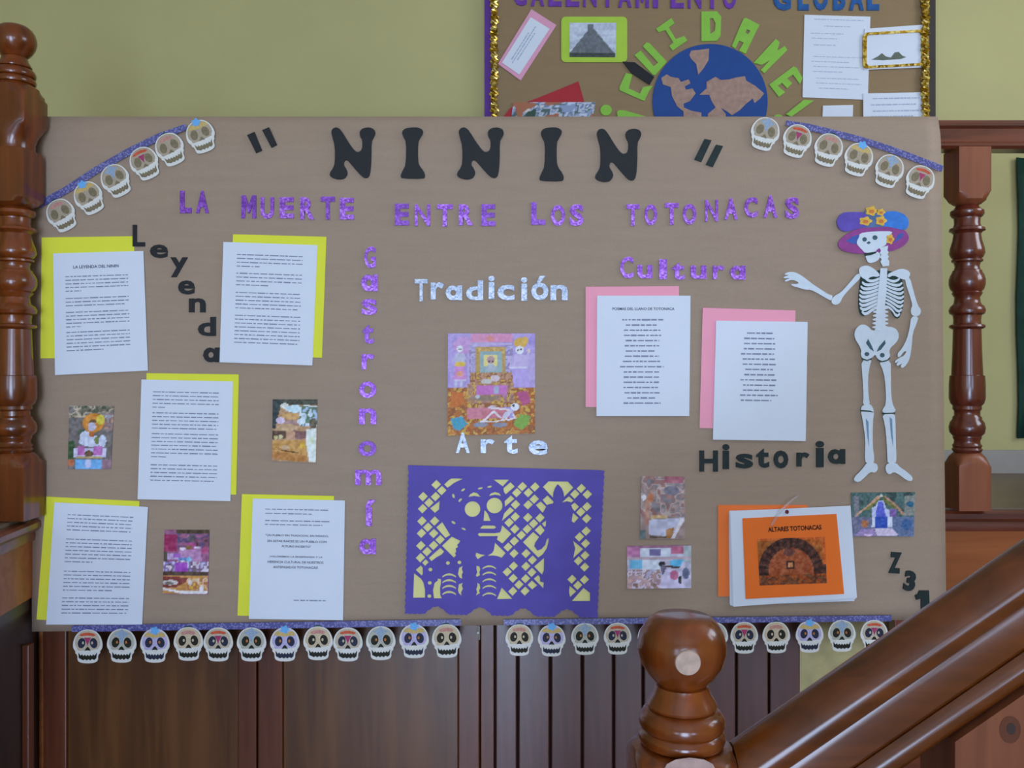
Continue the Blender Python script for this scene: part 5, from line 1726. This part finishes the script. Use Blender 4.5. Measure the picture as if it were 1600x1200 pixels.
TV = Z(740, 0, 4.21)
q = TV([(380, 60), (545, 165), (310, 530), (160, 420)])
pc = slab('pink_card', q, YL, .003, 'pink_card')
tag(pc, 'tilted pink card with a white note at the upper left of the globe mural', 'card')
q2 = TV([(375, 112), (500, 190), (300, 490), (187, 412)])
wn = slab('note', q2, YL - .0015, .0012, 'white_page', pc)
text_lines([q2[3], q2[0], q2[1], q2[2]], [(.3, .15, .75), (.42, .1, .9), (.55, .2, .8)], YL - .002, wn, 'pen_ink', .05)
rr_ = []
for (cx, cy, a0) in ((884, 33, 180), (973, 33, 270), (973, 90, 0), (884, 90, 90)):
    for k in range(5):
        a = math.radians(a0 + 22.5 * k)
        rr_.append((cx + 7 * math.cos(a), cy + 7 * math.sin(a)))
gc = slab('lime_card', rr_, YL, .003, 'lime_card')
tag(gc, 'lime green rounded card with a grey mountain picture', 'card')


def mtn(u, v):
    x, y = 630 + u * 310, 148 + v * 230
    top = 375 - max(0, 205 - abs(x - 775) * (1.25 if x < 775 else 1.15)) if abs(x - 775) < 165 else 400
    c = (206, 212, 226)
    if y > 150 and vnoise(x * .01, y * .06, 3) > .55:
        c = (190, 196, 214)
    if y > top or (abs(x - 770) < 20 and y > 160):
        c = (112, 116, 122)
        if y > 350:
            c = (70, 76, 72)
    d = (vnoise(x * .07, y * .07, 2) - .5) * 26
    return tuple(max(0, min(255, k + d)) for k in c)


print_grid('picture', [(890, 35.5), (963, 35.5), (962, 89.5), (890, 89)], 48, 36, mtn, YL - .0008, 'card_print', gc)
rs = slab('red_sheet', TV([(172, 800), (240, 712), (420, 645), (690, 535), (728, 670), (700, 900), (172, 900)]), YL, .003, 'red_sheet')
tag(rs, 'red paper sheet behind the magazine strip on the upper mural', 'paper sheet')


def magz(u, v):
    n = vnoise(u * 16 + v * 3, v * 7, 21)
    n2 = vnoise(u * 9, v * 4 + u * 2, 23)
    cols = ((206, 214, 232), (150, 164, 196), (86, 108, 104), (196, 200, 216), (120, 140, 176), (222, 214, 206))
    c = cols[int(n * 5.99)]
    if n2 > .72:
        c = (176, 110, 80)
    if u < .3 and n2 < .35:
        c = (60, 84, 70)
    return c


o = print_grid('magazine_clipping', TV([(262, 672), (802, 672), (770, 860), (235, 860)]), 70, 24, magz, YL - .002, 'card_print', None, .002)
tag(o, 'crumpled blue and white magazine clipping at the lower left of the upper mural', 'clipping')

ws_q = [(1257, 23), (1360, 26), (1356, 156), (1254, 152)]
ws = slab('handwritten_sheet', ws_q, YL, .003, 'white_page')
tag(ws, 'tall white handwritten sheet right of the globe', 'paper sheet')
text_lines(ws_q, [(.05, .15, .9), (.13, .3, .7), (.22, .1, .6), (.28, .12, .5), (.36, .15, .5), (.5, .15, .9), (.56, .12, .7), (.62, .15, .85), (.68, .15, .6), (.76, .2, .85), (.82, .2, .9), (.88, .25, .7)], YL - .0006, ws, 'pen_ink', .008, 'handwriting')
fcq = [(1351, 45), (1450, 38), (1449, 105), (1350, 109)]
fc = slab('framed_card', fcq, YL - .004, .003, 'white_page')
tag(fc, 'white card framed with gold cord at the right of the upper mural', 'card')
ring_o = smooth_loop([(1350, 50), (1442, 43), (1445, 99), (1350, 106)], 0)


def rrect(x0, y0, x1, y1, r, sk):
    out = []
    for (cx, cy, a0) in ((x0 + r, y0 + r, 180), (x1 - r, y0 + r, 270), (x1 - r, y1 - r, 0), (x0 + r, y1 - r, 90)):
        for k in range(5):
            a = math.radians(a0 + 22.5 * k)
            x = cx + r * math.cos(a)
            out.append((x, cy + r * math.sin(a) - (x - x0) * sk))
    return out


slab('gold_cord', [rrect(1348.5, 51, 1448, 107, 7, .055), rrect(1354.5, 54.5, 1440, 103, 5, .055)], YL - .009, .005, 'gold_tinsel', fc)
slab('drawing', [(1362, 93), (1372, 88), (1378, 83), (1384, 88), (1392, 90), (1398, 82), (1404, 81), (1410, 87), (1416, 89), (1408, 92), (1380, 94)], YL - .0052, .001, 'skull_green', fc)
scq = [(1349, 146), (1446, 144), (1446, 205), (1349, 207)]
o = slab('note_card', scq, YL - .004, .003, 'white_page')
tag(o, 'white lined note card at the lower right of the upper mural', 'card')
text_lines(scq, [(.14, .15, .9), (.30, .12, .85), (.46, .15, .9), (.6, .12, .8)], YL - .0046, o, 'pen_ink', .03, 'handwriting')
o = slab('note_card', [(1286, 165), (1333, 164), (1332, 205), (1284, 205)], YL, .003, 'white_page')
tag(o, 'small blank white card under the handwritten sheet', 'card')

# every unlabelled light stays a light; nothing else to do
